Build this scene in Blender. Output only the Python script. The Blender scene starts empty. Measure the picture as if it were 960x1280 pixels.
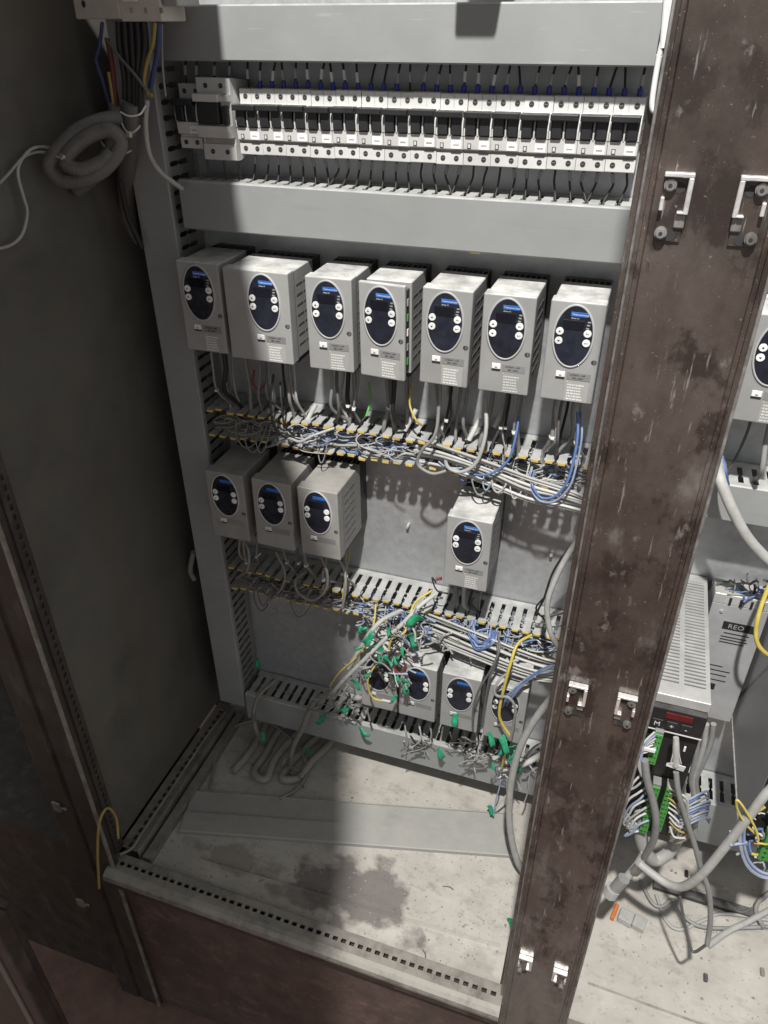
import bpy, bmesh, math, random
from mathutils import Vector, Matrix
R = math.radians
random.seed(7)
S = bpy.context.scene
COL = S.collection
# ------------------------------------------------------------------ camera
F_PX = 947.26
PITCH, YAW, ROLL = 0.57554, 0.32822, -0.0023
CAM = Vector((0.0, -1.1372, 1.4491))
fw = Vector((-math.sin(YAW)*math.cos(PITCH), math.cos(YAW)*math.cos(PITCH), -math.sin(PITCH)))
rt = Vector((math.cos(YAW), math.sin(YAW), 0)); up = rt.cross(fw)
c_, s_ = math.cos(ROLL), math.sin(ROLL)
rt, up = c_*rt+s_*up, -s_*rt+c_*up
cd = bpy.data.cameras.new('camera'); cam = bpy.data.objects.new('camera', cd); COL.objects.link(cam)
cd.sensor_fit = 'VERTICAL'; cd.sensor_height = 36; cd.sensor_width = 27; cd.lens = 36*F_PX/1280
cd.clip_start = .02; cd.clip_end = 60
m3 = Matrix((rt, up, -fw)).transposed()
cam.matrix_world = Matrix.Translation(CAM) @ m3.to_4x4()
S.camera = cam
# ------------------------------------------------------------------ light
W = bpy.data.worlds.new('World'); S.world = W; W.use_nodes = True
bg = W.node_tree.nodes['Background']; bg.inputs[0].default_value = (.98, .99, 1, 1); bg.inputs[1].default_value = .46
LAMP = Vector((.04, -1.85, 3.6))
ld = bpy.data.lights.new('hall_lamp', 'POINT'); ld.energy = 740; ld.color = (1, .98, .95); ld.shadow_soft_size = .05
lo = bpy.data.objects.new('hall_lamp', ld); lo.location = LAMP; COL.objects.link(lo)
S.view_settings.view_transform = 'Standard'; S.view_settings.look = 'None'
S.view_settings.exposure = 0; S.view_settings.gamma = 1

# ------------------------------------------------------------------ helpers
def ray(px, py):
    return rt*((px-480)/F_PX) + up*((640-py)/F_PX) + fw
def P(px, py, Y):                      # point of the photograph on the plane y = Y of the cabinet
    d = ray(px, py); return CAM + d*((Y-CAM.y)/d.y)
def PZ(px, py, Z):
    d = ray(px, py); return CAM + d*((Z-CAM.z)/d.z)
def PX(px, py, X):
    d = ray(px, py); return CAM + d*((X-CAM.x)/d.x)

MATS = {}
def mat(name, col, rough=.6, metal=0., var=.12, scale=30., dust=0., dustcol=(.34,.32,.29), bump=0., bscale=200., spec=.4, col2=None, thr=(.45,.65), blotch=None):
    m = bpy.data.materials.new(name); m.use_nodes = True; MATS[name] = m
    nt = m.node_tree; N = nt.nodes; L = nt.links
    b = N['Principled BSDF']; b.inputs['Roughness'].default_value = rough; b.inputs['Metallic'].default_value = metal
    b.inputs['Specular IOR Level'].default_value = spec
    geo = N.new('ShaderNodeNewGeometry')
    n1 = N.new('ShaderNodeTexNoise'); n1.inputs['Scale'].default_value = scale; n1.inputs['Detail'].default_value = 6
    n1.inputs['Roughness'].default_value = .65
    L.new(geo.outputs['Position'], n1.inputs['Vector'])
    mr = N.new('ShaderNodeMapRange'); mr.inputs[1].default_value = .3; mr.inputs[2].default_value = .7
    mr.inputs[3].default_value = 1-var; mr.inputs[4].default_value = 1+var
    L.new(n1.outputs['Fac'], mr.inputs[0])
    oi = N.new('ShaderNodeObjectInfo'); rv = N.new('ShaderNodeMapRange'); rv.inputs[3].default_value = .91; rv.inputs[4].default_value = 1.09
    L.new(oi.outputs['Random'], rv.inputs[0]); mv = N.new('ShaderNodeMath'); mv.operation = 'MULTIPLY'; L.new(mr.outputs[0], mv.inputs[0]); L.new(rv.outputs[0], mv.inputs[1])
    mx = N.new('ShaderNodeMix'); mx.data_type = 'RGBA'; mx.blend_type = 'MULTIPLY'; mx.inputs[0].default_value = 1
    mx.inputs[6].default_value = (*col, 1)
    L.new(mv.outputs[0], mx.inputs[7])
    out = mx.outputs[2]
    def mixin(fac, colour, cur):
        q = N.new('ShaderNodeMix'); q.data_type = 'RGBA'; L.new(fac, q.inputs[0]); L.new(cur, q.inputs[6]); q.inputs[7].default_value = (*colour, 1)
        return q.outputs[2]
    def noisefac(sc, lo_, hi_, amt, det=8, stretch=None, rough_=.65):
        t = N.new('ShaderNodeTexNoise'); t.inputs['Scale'].default_value = sc; t.inputs['Detail'].default_value = det; t.inputs['Roughness'].default_value = rough_
        if stretch:
            mp = N.new('ShaderNodeMapping'); mp.inputs['Scale'].default_value = stretch; L.new(geo.outputs['Position'], mp.inputs['Vector']); L.new(mp.outputs[0], t.inputs['Vector'])
        else: L.new(geo.outputs['Position'], t.inputs['Vector'])
        r_ = N.new('ShaderNodeMapRange'); r_.interpolation_type = 'SMOOTHSTEP'
        r_.inputs[1].default_value = lo_; r_.inputs[2].default_value = hi_; r_.inputs[3].default_value = 0; r_.inputs[4].default_value = amt
        L.new(t.outputs['Fac'], r_.inputs[0]); return r_.outputs[0]
    for (sc, lo_, hi_, amt, colour, st) in (blotch or []):
        out = mixin(noisefac(sc, lo_, hi_, amt, stretch=st), colour, out)
    if dust > 0:                        # settled dust on faces that look up
        sx = N.new('ShaderNodeSeparateXYZ'); L.new(geo.outputs['Normal'], sx.inputs[0])
        r1 = N.new('ShaderNodeMapRange'); r1.inputs[1].default_value = .35; r1.inputs[2].default_value = .9; L.new(sx.outputs[2], r1.inputs[0])
        nf = noisefac(30, .22, .72, dust)
        mm = N.new('ShaderNodeMath'); mm.operation = 'MULTIPLY'; L.new(r1.outputs[0], mm.inputs[0]); L.new(nf, mm.inputs[1])
        out = mixin(mm.outputs[0], dustcol, out)
    L.new(out, b.inputs['Base Color'])
    rr = N.new('ShaderNodeMapRange'); rr.inputs[1].default_value = .3; rr.inputs[2].default_value = .7
    rr.inputs[3].default_value = max(.05, rough-.1); rr.inputs[4].default_value = min(1, rough+.12)
    L.new(n1.outputs['Fac'], rr.inputs[0]); L.new(rr.outputs[0], b.inputs['Roughness'])
    if bump > 0:
        t = N.new('ShaderNodeTexNoise'); t.inputs['Scale'].default_value = bscale; t.inputs['Detail'].default_value = 4; L.new(geo.outputs['Position'], t.inputs['Vector'])
        bp = N.new('ShaderNodeBump'); bp.inputs['Strength'].default_value = bump; bp.inputs['Distance'].default_value = .002
        L.new(t.outputs['Fac'], bp.inputs['Height']); L.new(bp.outputs[0], b.inputs['Normal'])
    m['out_socket'] = ''
    return m

M = {}
M['drive'] = mat('drive_grey_plastic', (.285,.285,.277), .5, var=.07, scale=25, dust=.95, dustcol=(.68,.67,.64), blotch=[(60,.6,.75,.35,(.28,.27,.255),None)], bump=.05, bscale=900)
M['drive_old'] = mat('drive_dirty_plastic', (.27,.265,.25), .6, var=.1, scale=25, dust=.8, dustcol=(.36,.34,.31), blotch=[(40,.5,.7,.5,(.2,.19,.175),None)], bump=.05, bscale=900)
M['rim'] = mat('light_grey_rim', (.38,.38,.375), .4, var=.05)
M['keypad'] = mat('navy_keypad', (.015,.018,.028), .28, var=.3, scale=50, blotch=[(70,.58,.8,.22,(.07,.075,.09),None)])
M['lens'] = mat('black_display_lens', (.008,.009,.014), .15, var=.1)
M['blue'] = mat('brand_blue', (.02,.12,.42), .4, var=.1)
M['white'] = mat('white_plastic', (.72,.72,.7), .45, var=.06)
M['print'] = mat('pale_print', (.6,.6,.58), .6, var=.05)
M['ink'] = mat('black_ink', (.02,.02,.02), .6, var=.05)
M['label'] = mat('grey_label', (.31,.31,.295), .55, var=.05)
M['label_dk'] = mat('dark_grey_label', (.2,.2,.195), .55, var=.05)
M['vent'] = mat('dark_vent', (.13,.13,.125), .6, var=.1)
M['black'] = mat('black_plastic', (.02,.02,.021), .4, var=.2, dust=.25)
M['sink'] = mat('dark_heatsink', (.05,.05,.052), .5, .3, var=.2, dust=.4)
M['duct'] = mat('grey_duct_plastic', (.265,.273,.27), .5, var=.06, scale=12, dust=.7, dustcol=(.56,.55,.52), blotch=[(5,.42,.7,.35,(.225,.23,.225),None),(26,.55,.75,.4,(.21,.21,.2),(.35,1,2.5)),(70,.62,.72,.35,(.42,.42,.41),(.15,1,3)),(120,.68,.78,.5,(.2,.195,.185),None)])  # real dust, paled further to imitate strong lamplight on upward faces
M['duct_dk'] = mat('dusty_duct_plastic', (.2,.2,.19), .6, var=.1, scale=12, dust=.6, dustcol=(.24,.225,.2))
M['yellow_tip'] = mat('yellowed_duct_lip', (.55,.4,.11), .55, var=.25, scale=40)
M['plate'] = mat('galvanised_plate', (.37,.38,.385), .42, .4, var=.14, scale=60, blotch=[(7,.4,.75,.4,(.26,.265,.27),None),(80,.55,.75,.3,(.45,.46,.47),(1,1,.25))], bump=.05, bscale=60)
M['panel'] = mat('dark_side_panel', (.145,.14,.124), .38, .2, var=.2, scale=8, blotch=[(4,.45,.7,.5,(.11,.104,.09),None),(14,.5,.75,.5,(.165,.15,.13),(1,.4,1.4)),(130,.66,.74,.5,(.22,.21,.19),None),(5,.5,.7,.4,(.14,.115,.09),(1,1,.3))], bump=.08, bscale=30)
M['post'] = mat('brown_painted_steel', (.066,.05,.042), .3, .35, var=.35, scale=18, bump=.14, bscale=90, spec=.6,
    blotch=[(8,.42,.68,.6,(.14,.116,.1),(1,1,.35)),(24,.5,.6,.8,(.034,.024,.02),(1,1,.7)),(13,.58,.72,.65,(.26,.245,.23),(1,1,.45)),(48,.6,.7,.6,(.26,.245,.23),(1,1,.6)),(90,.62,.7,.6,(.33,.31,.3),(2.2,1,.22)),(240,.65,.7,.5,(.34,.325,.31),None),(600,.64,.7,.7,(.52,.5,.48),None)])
def low_pale(m, z0, z1, colour, amt):          # pale blotches that thicken towards the lower part
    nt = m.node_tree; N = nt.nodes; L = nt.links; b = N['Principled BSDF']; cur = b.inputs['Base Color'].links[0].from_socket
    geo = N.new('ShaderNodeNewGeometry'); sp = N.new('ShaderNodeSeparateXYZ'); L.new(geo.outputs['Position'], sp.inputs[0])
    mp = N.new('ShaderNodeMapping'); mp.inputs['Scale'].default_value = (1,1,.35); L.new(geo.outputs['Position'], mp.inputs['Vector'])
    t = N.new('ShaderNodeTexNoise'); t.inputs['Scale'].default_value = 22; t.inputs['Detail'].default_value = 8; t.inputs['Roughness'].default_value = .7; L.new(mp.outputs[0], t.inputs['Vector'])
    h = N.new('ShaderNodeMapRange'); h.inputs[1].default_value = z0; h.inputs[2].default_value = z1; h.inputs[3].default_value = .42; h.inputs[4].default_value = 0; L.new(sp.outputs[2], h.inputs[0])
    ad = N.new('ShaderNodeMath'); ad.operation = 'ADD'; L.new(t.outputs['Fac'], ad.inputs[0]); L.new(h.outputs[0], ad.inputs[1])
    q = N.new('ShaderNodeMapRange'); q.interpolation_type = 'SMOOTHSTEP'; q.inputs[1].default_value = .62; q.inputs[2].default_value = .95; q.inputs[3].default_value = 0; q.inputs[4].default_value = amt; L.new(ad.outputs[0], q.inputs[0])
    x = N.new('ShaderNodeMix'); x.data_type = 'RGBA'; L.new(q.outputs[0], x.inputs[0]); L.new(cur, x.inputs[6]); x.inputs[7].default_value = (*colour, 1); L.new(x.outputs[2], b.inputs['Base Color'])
low_pale(M['post'], -.1, .95, (.23,.215,.2), .7)
M['post_dk'] = mat('dark_brown_steel', (.05,.042,.036), .5, .2, var=.35, scale=20, blotch=[(30,.5,.7,.7,(.1,.088,.075),(1,1,.3)),(150,.65,.72,.6,(.2,.18,.16),None)])
M['edge'] = mat('worn_steel_edge', (.22,.21,.2), .45, .5, var=.4, scale=60)
M['steel'] = mat('bright_steel', (.8,.78,.75), .3, .65, var=.2, scale=120)
M['rail'] = mat('dusty_galvanised_rail', (.24,.225,.2), .55, .3, var=.3, scale=30, dust=.7, dustcol=(.33,.305,.265), blotch=[(20,.48,.68,.7,(.12,.105,.09),None),(60,.5,.7,.5,(.3,.28,.25),None)])
M['bk'] = mat('breaker_white', (.54,.54,.52), .45, var=.1, dust=.3, blotch=[(60,.5,.7,.4,(.42,.415,.39),None)])
M['bkgrey'] = mat('breaker_grey', (.3,.3,.28), .55, var=.15)
M['hole'] = mat('dark_screw_hole', (.03,.03,.03), .6, var=.2)
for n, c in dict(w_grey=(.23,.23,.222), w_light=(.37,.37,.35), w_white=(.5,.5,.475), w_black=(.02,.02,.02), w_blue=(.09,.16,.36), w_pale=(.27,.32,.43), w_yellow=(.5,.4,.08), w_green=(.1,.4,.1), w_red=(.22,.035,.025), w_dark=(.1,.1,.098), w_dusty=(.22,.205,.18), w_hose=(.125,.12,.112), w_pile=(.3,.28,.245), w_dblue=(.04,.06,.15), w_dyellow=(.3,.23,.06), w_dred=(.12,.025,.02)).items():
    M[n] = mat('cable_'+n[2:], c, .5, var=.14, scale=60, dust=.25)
M['ferrule'] = mat('blue_ferrule', (.03,.04,.3), .4)
M['tape'] = mat('green_tape', (.02,.24,.12), .4, var=.25, scale=120)
M['conn'] = mat('green_connector', (.07,.3,.06), .45, var=.1, scale=90)
M['orange'] = mat('orange_plastic', (.6,.17,.04), .5)
M['red_lens'] = mat('red_display', (.12,.012,.015), .25)
M['servo'] = mat('pale_sheet_metal', (.5,.5,.48), .5, .35, var=.12, scale=40, dust=.5, dustcol=(.5,.49,.46), blotch=[(25,.5,.7,.4,(.36,.35,.34),None)])
M['grey_box'] = mat('grey_sheet_metal', (.36,.363,.366), .45, .12, var=.12, scale=25)
M['cream'] = mat('cream_plastic', (.5,.48,.42), .5, var=.1)
M['ground'] = mat('red_brown_concrete', (.16,.1,.08), .9, var=.35, scale=9, bump=.6, bscale=35, blotch=[(25,.5,.7,.5,(.24,.15,.12),None)])
M['plinth'] = mat('dark_stained_concrete', (.095,.064,.052), .9, var=.35, scale=9, bump=.6, bscale=35, blotch=[(25,.5,.7,.5,(.2,.125,.1),None),(8,.45,.7,.7,(.06,.045,.038),None),(120,.62,.72,.6,(.26,.2,.17),None)])
M['loose'] = mat('grey_cover_plastic', (.3,.3,.285), .6, var=.08, scale=10, dust=.9, dustcol=(.37,.355,.325), blotch=[(90,.62,.74,.6,(.42,.41,.39),None),(20,.55,.7,.4,(.2,.2,.19),(.4,1,1))])
M['floor'] = mat('dusty_cabinet_floor', (.43,.405,.365), .75, .05, var=.12, scale=14, bump=.15, bscale=70,
    blotch=[(6,.42,.68,.6,(.36,.335,.3),None),(16,.5,.68,.6,(.3,.275,.24),(1,2.2,1)),(45,.55,.72,.6,(.24,.215,.19),None),(70,.58,.72,.6,(.55,.525,.48),(1,1.8,1)),(260,.64,.72,.6,(.2,.18,.16),None)])
# the oil stain on the floor: a blot with its own ragged outline
def add_stain(m, cx, cy, rx, ry, colour, amt=.8):
    nt = m.node_tree; N = nt.nodes; L = nt.links; b = N['Principled BSDF']
    cur = b.inputs['Base Color'].links[0].from_socket
    geo = N.new('ShaderNodeNewGeometry')
    mp = N.new('ShaderNodeMapping'); mp.inputs['Location'].default_value = (-cx/rx, -cy/ry, 0); mp.inputs['Scale'].default_value = (1/rx, 1/ry, 0)
    L.new(geo.outputs['Position'], mp.inputs['Vector'])
    ln = N.new('ShaderNodeVectorMath'); ln.operation = 'LENGTH'; L.new(mp.outputs[0], ln.inputs[0])
    t = N.new('ShaderNodeTexNoise'); t.inputs['Scale'].default_value = 16; t.inputs['Detail'].default_value = 8; L.new(geo.outputs['Position'], t.inputs['Vector'])
    a = N.new('ShaderNodeMath'); a.operation = 'MULTIPLY_ADD'; a.inputs[1].default_value = 2.2; L.new(t.outputs['Fac'], a.inputs[0]); L.new(ln.outputs['Value'], a.inputs[2])
    r = N.new('ShaderNodeMapRange'); r.inputs[1].default_value = 1.74; r.inputs[2].default_value = 1.98; r.inputs[3].default_value = amt; r.inputs[4].default_value = 0
    L.new(a.outputs[0], r.inputs[0])
    q = N.new('ShaderNodeMix'); q.data_type = 'RGBA'; L.new(r.outputs[0], q.inputs[0]); L.new(cur, q.inputs[6]); q.inputs[7].default_value = (*colour, 1)
    L.new(q.outputs[2], b.inputs['Base Color'])
st = PZ(445, 1122, 0)
add_stain(M['floor'], st.x, st.y, .15, .1, (.13,.115,.108))
st = PZ(300, 1075, 0)
add_stain(M['floor'], st.x, st.y, .12, .035, (.22,.185,.155), .6)
st = PZ(380, 1122, 0)
add_stain(M['floor'], st.x, st.y, .1, .03, (.16,.14,.125), .7)
st = PZ(600, 1240, 0)
add_stain(M['floor'], st.x, st.y, .1, .08, (.3,.28,.25), .5)

class MB:
    """collects shapes into one mesh"""
    def __init__(s): s.v = []; s.f = []; s.mi = []; s.mats = []; s.smooth = []
    def m(s, k):
        if k not in s.mats: s.mats.append(k)
        return s.mats.index(k)
    def add(s, vs, fs, k, smooth=False):
        o = len(s.v); s.v += [tuple(v) for v in vs]; i = s.m(k)
        for f in fs: s.f.append(tuple(o+q for q in f)); s.mi.append(i); s.smooth.append(smooth)
        return s
    def box(s, x0, x1, y0, y1, z0, z1, k):
        vs = [(x, y, z) for x in (x0,x1) for y in (y0,y1) for z in (z0,z1)]
        return s.add(vs, [(0,1,3,2),(4,6,7,5),(0,4,5,1),(2,3,7,6),(0,2,6,4),(1,5,7,3)], k)
    def cbox(s, x0, x1, y0, y1, z0, z1, k, b=.002, seg=2):
        bm = bmesh.new(); r = bmesh.ops.create_cube(bm, size=1)
        for v in bm.verts: v.co = ((x0+x1)/2+v.co.x*(x1-x0), (y0+y1)/2+v.co.y*(y1-y0), (z0+z1)/2+v.co.z*(z1-z0))
        bmesh.ops.bevel(bm, geom=list(bm.edges), offset=b, segments=seg, affect='EDGES', profile=.5)
        bm.verts.index_update(); s.add([v.co[:] for v in bm.verts], [[v.index for v in f.verts] for f in bm.faces], k); bm.free(); return s
    def prism(s, poly, a0, a1, k, axis='x'):      # poly in the two other axes
        n = len(poly); 
        def mk(p, a): return {'x':(a,p[0],p[1]), 'y':(p[0],a,p[1]), 'z':(p[0],p[1],a)}[axis]
        vs = [mk(p,a0) for p in poly]+[mk(p,a1) for p in poly]
        fs = [tuple(range(n)), tuple(range(2*n-1,n-1,-1))]+[(i,(i+1)%n,n+(i+1)%n,n+i) for i in range(n)]
        return s.add(vs, fs, k)
    def disc(s, c, rx, rz, y0, y1, k, n=24):      # an elliptic plate facing -y
        vs = [(c[0]+rx*math.cos(2*math.pi*i/n), y, c[1]+rz*math.sin(2*math.pi*i/n)) for y in (y0,y1) for i in range(n)]
        return s.add(vs, [tuple(range(n)), tuple(range(2*n-1,n-1,-1))]+[(i,n+i,n+(i+1)%n,(i+1)%n) for i in range(n)], k)
    def ring(s, c, rx, rz, w, y0, y1, k, n=40):
        vs = []
        for (a, y) in ((0,y1),(0,y0+.0004),(-w*.35,y0),(-w*.8,y0),(-w,y0+.0006)):
            vs += [(c[0]+(rx+a)*math.cos(2*math.pi*i/n), y, c[1]+(rz+a)*math.sin(2*math.pi*i/n)) for i in range(n)]
        fs = [(j*n+i, j*n+(i+1)%n, (j+1)*n+(i+1)%n, (j+1)*n+i) for j in range(4) for i in range(n)]
        return s.add(vs, fs, k, True)
    def tube(s, pts, r, k, n=8, sub=5, caps=True):
        pts = [Vector(p) for p in pts]
        if len(pts) > 2: pts = catmull(pts, sub)
        fr = None; vs = []
        for i, p in enumerate(pts):
            t = (pts[min(i+1,len(pts)-1)]-pts[max(i-1,0)])
            t = t.normalized() if t.length > 1e-9 else Vector((0,0,1))
            if fr is None: fr = t.orthogonal().normalized()
            else:
                fr = fr - t*fr.dot(t)
                fr = fr.normalized() if fr.length > 1e-6 else t.orthogonal().normalized()
            b = t.cross(fr); rr = r(i/(len(pts)-1)) if callable(r) else r
            vs += [p+(fr*math.cos(2*math.pi*j/n)+b*math.sin(2*math.pi*j/n))*rr for j in range(n)]
        m_ = len(pts)
        fs = [(i*n+j, i*n+(j+1)%n, (i+1)*n+(j+1)%n, (i+1)*n+j) for i in range(m_-1) for j in range(n)]
        s.add(vs, fs, k, True)
        if caps: s.add(vs[:n], [tuple(range(n-1,-1,-1))], k); s.add(vs[-n:], [tuple(range(n))], k)
        return s
    def mesh(s, name):
        me = bpy.data.meshes.new(name); me.from_pydata(s.v, [], s.f)
        for k in s.mats: me.materials.append(M[k])
        me.polygons.foreach_set('material_index', s.mi); me.polygons.foreach_set('use_smooth', s.smooth)
        bm = bmesh.new(); bm.from_mesh(me); bmesh.ops.recalc_face_normals(bm, faces=bm.faces); bm.to_mesh(me); bm.free()
        return me
    def build(s, name, parent=None, loc=None): return obj(name, s.mesh(name), parent, loc)
def catmull(p, sub):
    q = [p[0]*2-p[1]]+p+[p[-1]*2-p[-2]]; out = []
    for i in range(1, len(q)-2):
        a,b,c,d = q[i-1:i+3]
        for j in range(sub):
            t = j/sub
            out.append(.5*((2*b)+(c-a)*t+(2*a-5*b+4*c-d)*t*t+(3*b-a-3*c+d)*t**3))
    return out+[p[-1]]
def obj(name, me, parent=None, loc=None):
    o = bpy.data.objects.new(name, me); COL.objects.link(o)
    if parent: o.parent = parent
    if loc is not None: o.location = loc
    return o
def thing(name, label, cat, loc=(0,0,0), group=None):
    o = bpy.data.objects.new(name, None); o.empty_display_size = .02; COL.objects.link(o); o.location = loc
    return tag(o, label, cat, group)
def tag(o, label, cat, group=None):
    o['label'] = label; o['category'] = cat
    if group: o['group'] = group
    return o
def struct(o): o['kind'] = 'structure'; return o
def stuff(o, label=None, cat=None):
    o['kind'] = 'stuff'
    if label: o['label'] = label; o['category'] = cat
    return o
TXT = {}
def text_mesh(body, size, k, align='LEFT'):
    key = (body, size, k, align)
    if key in TXT: return TXT[key]
    cu = bpy.data.curves.new('lettering', 'FONT'); cu.body = body; cu.size = size; cu.align_x = align; cu.extrude = .00012; cu.resolution_u = 2
    o = bpy.data.objects.new('lettering', cu); COL.objects.link(o)
    bpy.context.view_layer.update()
    me = bpy.data.meshes.new_from_object(o.evaluated_get(bpy.context.evaluated_depsgraph_get()))
    bpy.data.objects.remove(o); bpy.data.curves.remove(cu)
    me.materials.clear(); me.materials.append(M[k]); me.name = 'lettering'
    me.transform(Matrix.Rotation(R(90), 4, 'X'))        # stand up, face -y
    TXT[key] = me; return me

# ------------------------------------------------------------------ the setting
ZG = -.55
struct(MB().box(-6, 6, -7, 3, ZG-.05, ZG, 'ground').build('ground'))
struct(MB().cbox(-.83, 2.0, -.462, .45, ZG+.002, -.052, 'plinth', .01).build('concrete_plinth'))
cf = struct(MB().box(-.80, -.024, -.445, .028, -.02, 0, 'floor').build('cabinet_floor'))
# two floor sheets with an upturned seam, child pieces of the floor
a = PZ(250, 1075, 0); b = PZ(625, 1182, 0)
seam = MB(); d = (b-a).normalized(); n = Vector((-d.y, d.x, 0))
seam.add([a-n*.005, b-n*.005, b-n*.001+Vector((0,0,.006)), a-n*.001+Vector((0,0,.006)), a+n*.0025, b+n*.0025], [(0,1,2,3),(3,2,5,4)], 'floor')
seam.build('seam', cf)
struct(MB().box(.07, 1.0, -.445, .028, -.02, .0, 'floor').build('cabinet_floor'))
seam2 = MB(); a = PZ(735, 1229, 0); b = PZ(890, 1285, 0)
d = (b-a).normalized(); n = Vector((-d.y, d.x, 0))
seam2.add([a-n*.002, b-n*.002, b+n*.001+Vector((0,0,.0025)), a+n*.001+Vector((0,0,.0025)), a+n*.0025, b+n*.0025], [(0,1,2,3),(3,2,5,4)], 'rail')
seam2.build('seam', bpy.data.objects['cabinet_floor.001'])
struct(MB().box(-1.9, -.925, -.445, .028, ZG+.002, 0, 'post_dk').build('cabinet_floor'))
struct(MB().box(-.832, -.818, -.43, .03, .035, 1.75, 'panel').build('side_wall'))
struct(MB().box(-1.9, 1.2, .034, .05, -.05, 1.75, 'panel').build('back_wall'))
# plate
pl = thing('mounting_plate', 'galvanised steel mounting plate behind the rows of drives', 'mounting plate', (-.38, .002, .035))
MB().cbox(-.40, .375, -.002, .002, .0, 1.6, 'plate', .0008, 1).build('plate_sheet', pl)
for (px, py) in ((511,655),(690,690)):
    p = P(px, py, 0) - Vector(pl.location)
    MB().tube([(p.x, -.002, p.z), (p.x, -.014, p.z)], .0028, 'steel', 8).build('bolt', pl)
pr_ = thing('mounting_plate', 'galvanised mounting plate of the right-hand cabinet bay', 'mounting plate', (.5, .002, .035))
MB().cbox(-.42, .45, -.002, .002, 0, 1.6, 'plate', .0008, 1).build('plate_sheet', pr_)

# perforated strips: real holes
def perforated(length, width, pitch, hole, hw, k, t=.0015, offset=0.):
    """strip along +x, width along y, holes down the middle"""
    m_ = MB(); n = int(length/pitch); x = 0
    h0 = width*.5-hw*.5+offset; h1 = h0+hw
    def q(x0,x1,y0,y1): m_.box(x0,x1,y0,y1,-t,0,k)
    q(0, length, 0, h0); q(0, length, h1, width)
    e = 0
    for i in range(n):
        c = (i+.5)*pitch; q(e, c-hole/2, h0, h1); e = c+hole/2
    q(e, length, h0, h1)
    return m_
# front floor rail, left floor rail
fr = thing('floor_rail', 'dusty perforated frame rail along the front edge of the cabinet floor', 'frame rail', (-.815, -.488, .024))
pm = perforated(.80, .034, .0165, .0095, .0075, 'rail'); o = pm.build('perforated_flange', fr); o.location = (0, .012, 0)
MB().prism([(.012,.0),(.004,-.002),(-.003,-.007),(-.005,-.014),(-.004,-.022),(.002,-.022),(.004,-.014),(.006,-.007),(.012,-.003)], 0, .80, 'rail').build('front_lip', fr)
MB().box(0, .80, .047, .049, -.028, -.002, 'rail').build('inner_web', fr)
MB().box(0, .80, .012, .046, -.029, -.026, 'post_dk').build('rail_bottom', fr)
MB().cbox(0, .80, .002, .03, -.05, -.03, 'post_dk', .002, 1).build('lower_ledge', fr)
lr = thing('floor_rail', 'dusty perforated frame rail along the foot of the left side wall', 'frame rail', (-.775, -.43, .03))
o = perforated(.41, .04, .018, .011, .008, 'rail').build('perforated_flange', lr); o.rotation_euler.z = R(90)
MB().box(.002, .004, 0, .41, -.028, 0.004, 'rail').build('inner_web', lr)
MB().box(-.04, 0, 0, .41, -.029, -.026, 'post_dk').build('rail_bottom', lr)
o = MB().box(.012, .03, 0, .41, -.03, -.012, 'rail').build('cable_strip', lr)
# ------------------------------------------------------------------ posts
def bracket(parent, x, z, flip, w=.022, h=.052):
    """a bent bright bracket on the post front: frame of sheet, two dome screws"""
    s = -1 if flip else 1
    y = -.003
    e = MB()
    def bar(x0, x1, z0, z1, yy0=-.0075, yy1=0.0): e.cbox(min(x+s*x0,x+s*x1), max(x+s*x0,x+s*x1), yy0, yy1, z+z0, z+z1, 'steel', .0006, 1)
    bar(-.5*w, .5*w, .0205, .0238); bar(.5*w-.0038, .5*w, -.006, .0205); bar(.12*w, .5*w-.0038, -.006, -.004)
    bar(-.5*w, -.5*w+.003, -.004, .006)
    o = e.build('bracket', parent)
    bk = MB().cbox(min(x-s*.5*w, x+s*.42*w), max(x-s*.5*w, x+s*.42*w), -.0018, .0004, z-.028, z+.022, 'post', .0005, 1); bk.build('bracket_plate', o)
    f = MB().cbox(min(x+s*.1*w, x+s*.46*w), max(x+s*.1*w, x+s*.46*w), -.004, 0, z-.017, z-.0065, 'edge', .0012, 2); f.build('bracket_tongue', o)
    for (dx, dz) in ((-.25*w, .0145), (-.28*w, -.021)):
        sc = MB(); c = (x+s*dx, z+dz)
        sc.disc(c, .0048, .0048, -.0052, .0, 'edge', 18); sc.disc(c, .0036, .0036, -.0068, -.0052, 'edge', 18); sc.disc((c[0],c[1]), .0016, .0016, -.0072, -.0068, 'hole', 6)
        sc.build('screw', o)
        hl = MB().disc((x+s*(dx+.32*w), z+dz-.002), .0042, .0042, -.0022, -.0018, 'hole', 16); hl.build('bolt_hole', o)
pc = thing('frame_post', 'wide dark brown steel post between the two cabinet bays', 'post', (0, -.47, -.05))
prof = [(-.0135,.006),(-.0125,.0),(-.0085,-.0005),(-.008,.002),(-.0045,.002),(-.003,0),(.083,0),(.0845,.002),(.088,.002),(.0885,-.0005),(.0925,0),(.0945,.006),(.0945,.03),(.08,.03),(.08,.045),(.005,.045),(.005,.03),(-.0135,.03)]
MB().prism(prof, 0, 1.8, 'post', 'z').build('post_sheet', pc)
MB().cbox(-.0142, -.0118, -.0018, .001, 0, 1.8, 'edge', .0006, 1).build('edge_trim', pc)
MB().cbox(.0925, .0955, -.0018, .001, 0, 1.8, 'edge', .0006, 1).build('edge_trim', pc)
for (x, z, fl) in ((.013,1.328,False),(.067,1.328,True),(.011,.782,False),(.066,.782,True),(.011,.175,False),(.066,.168,True)):
    bracket(pc, x, z+.05, fl)
MB().cbox(-.0195, -.0142, .012, .0145, 0, 1.8, 'post', .0006, 1).build('side_flange', pc)
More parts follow.
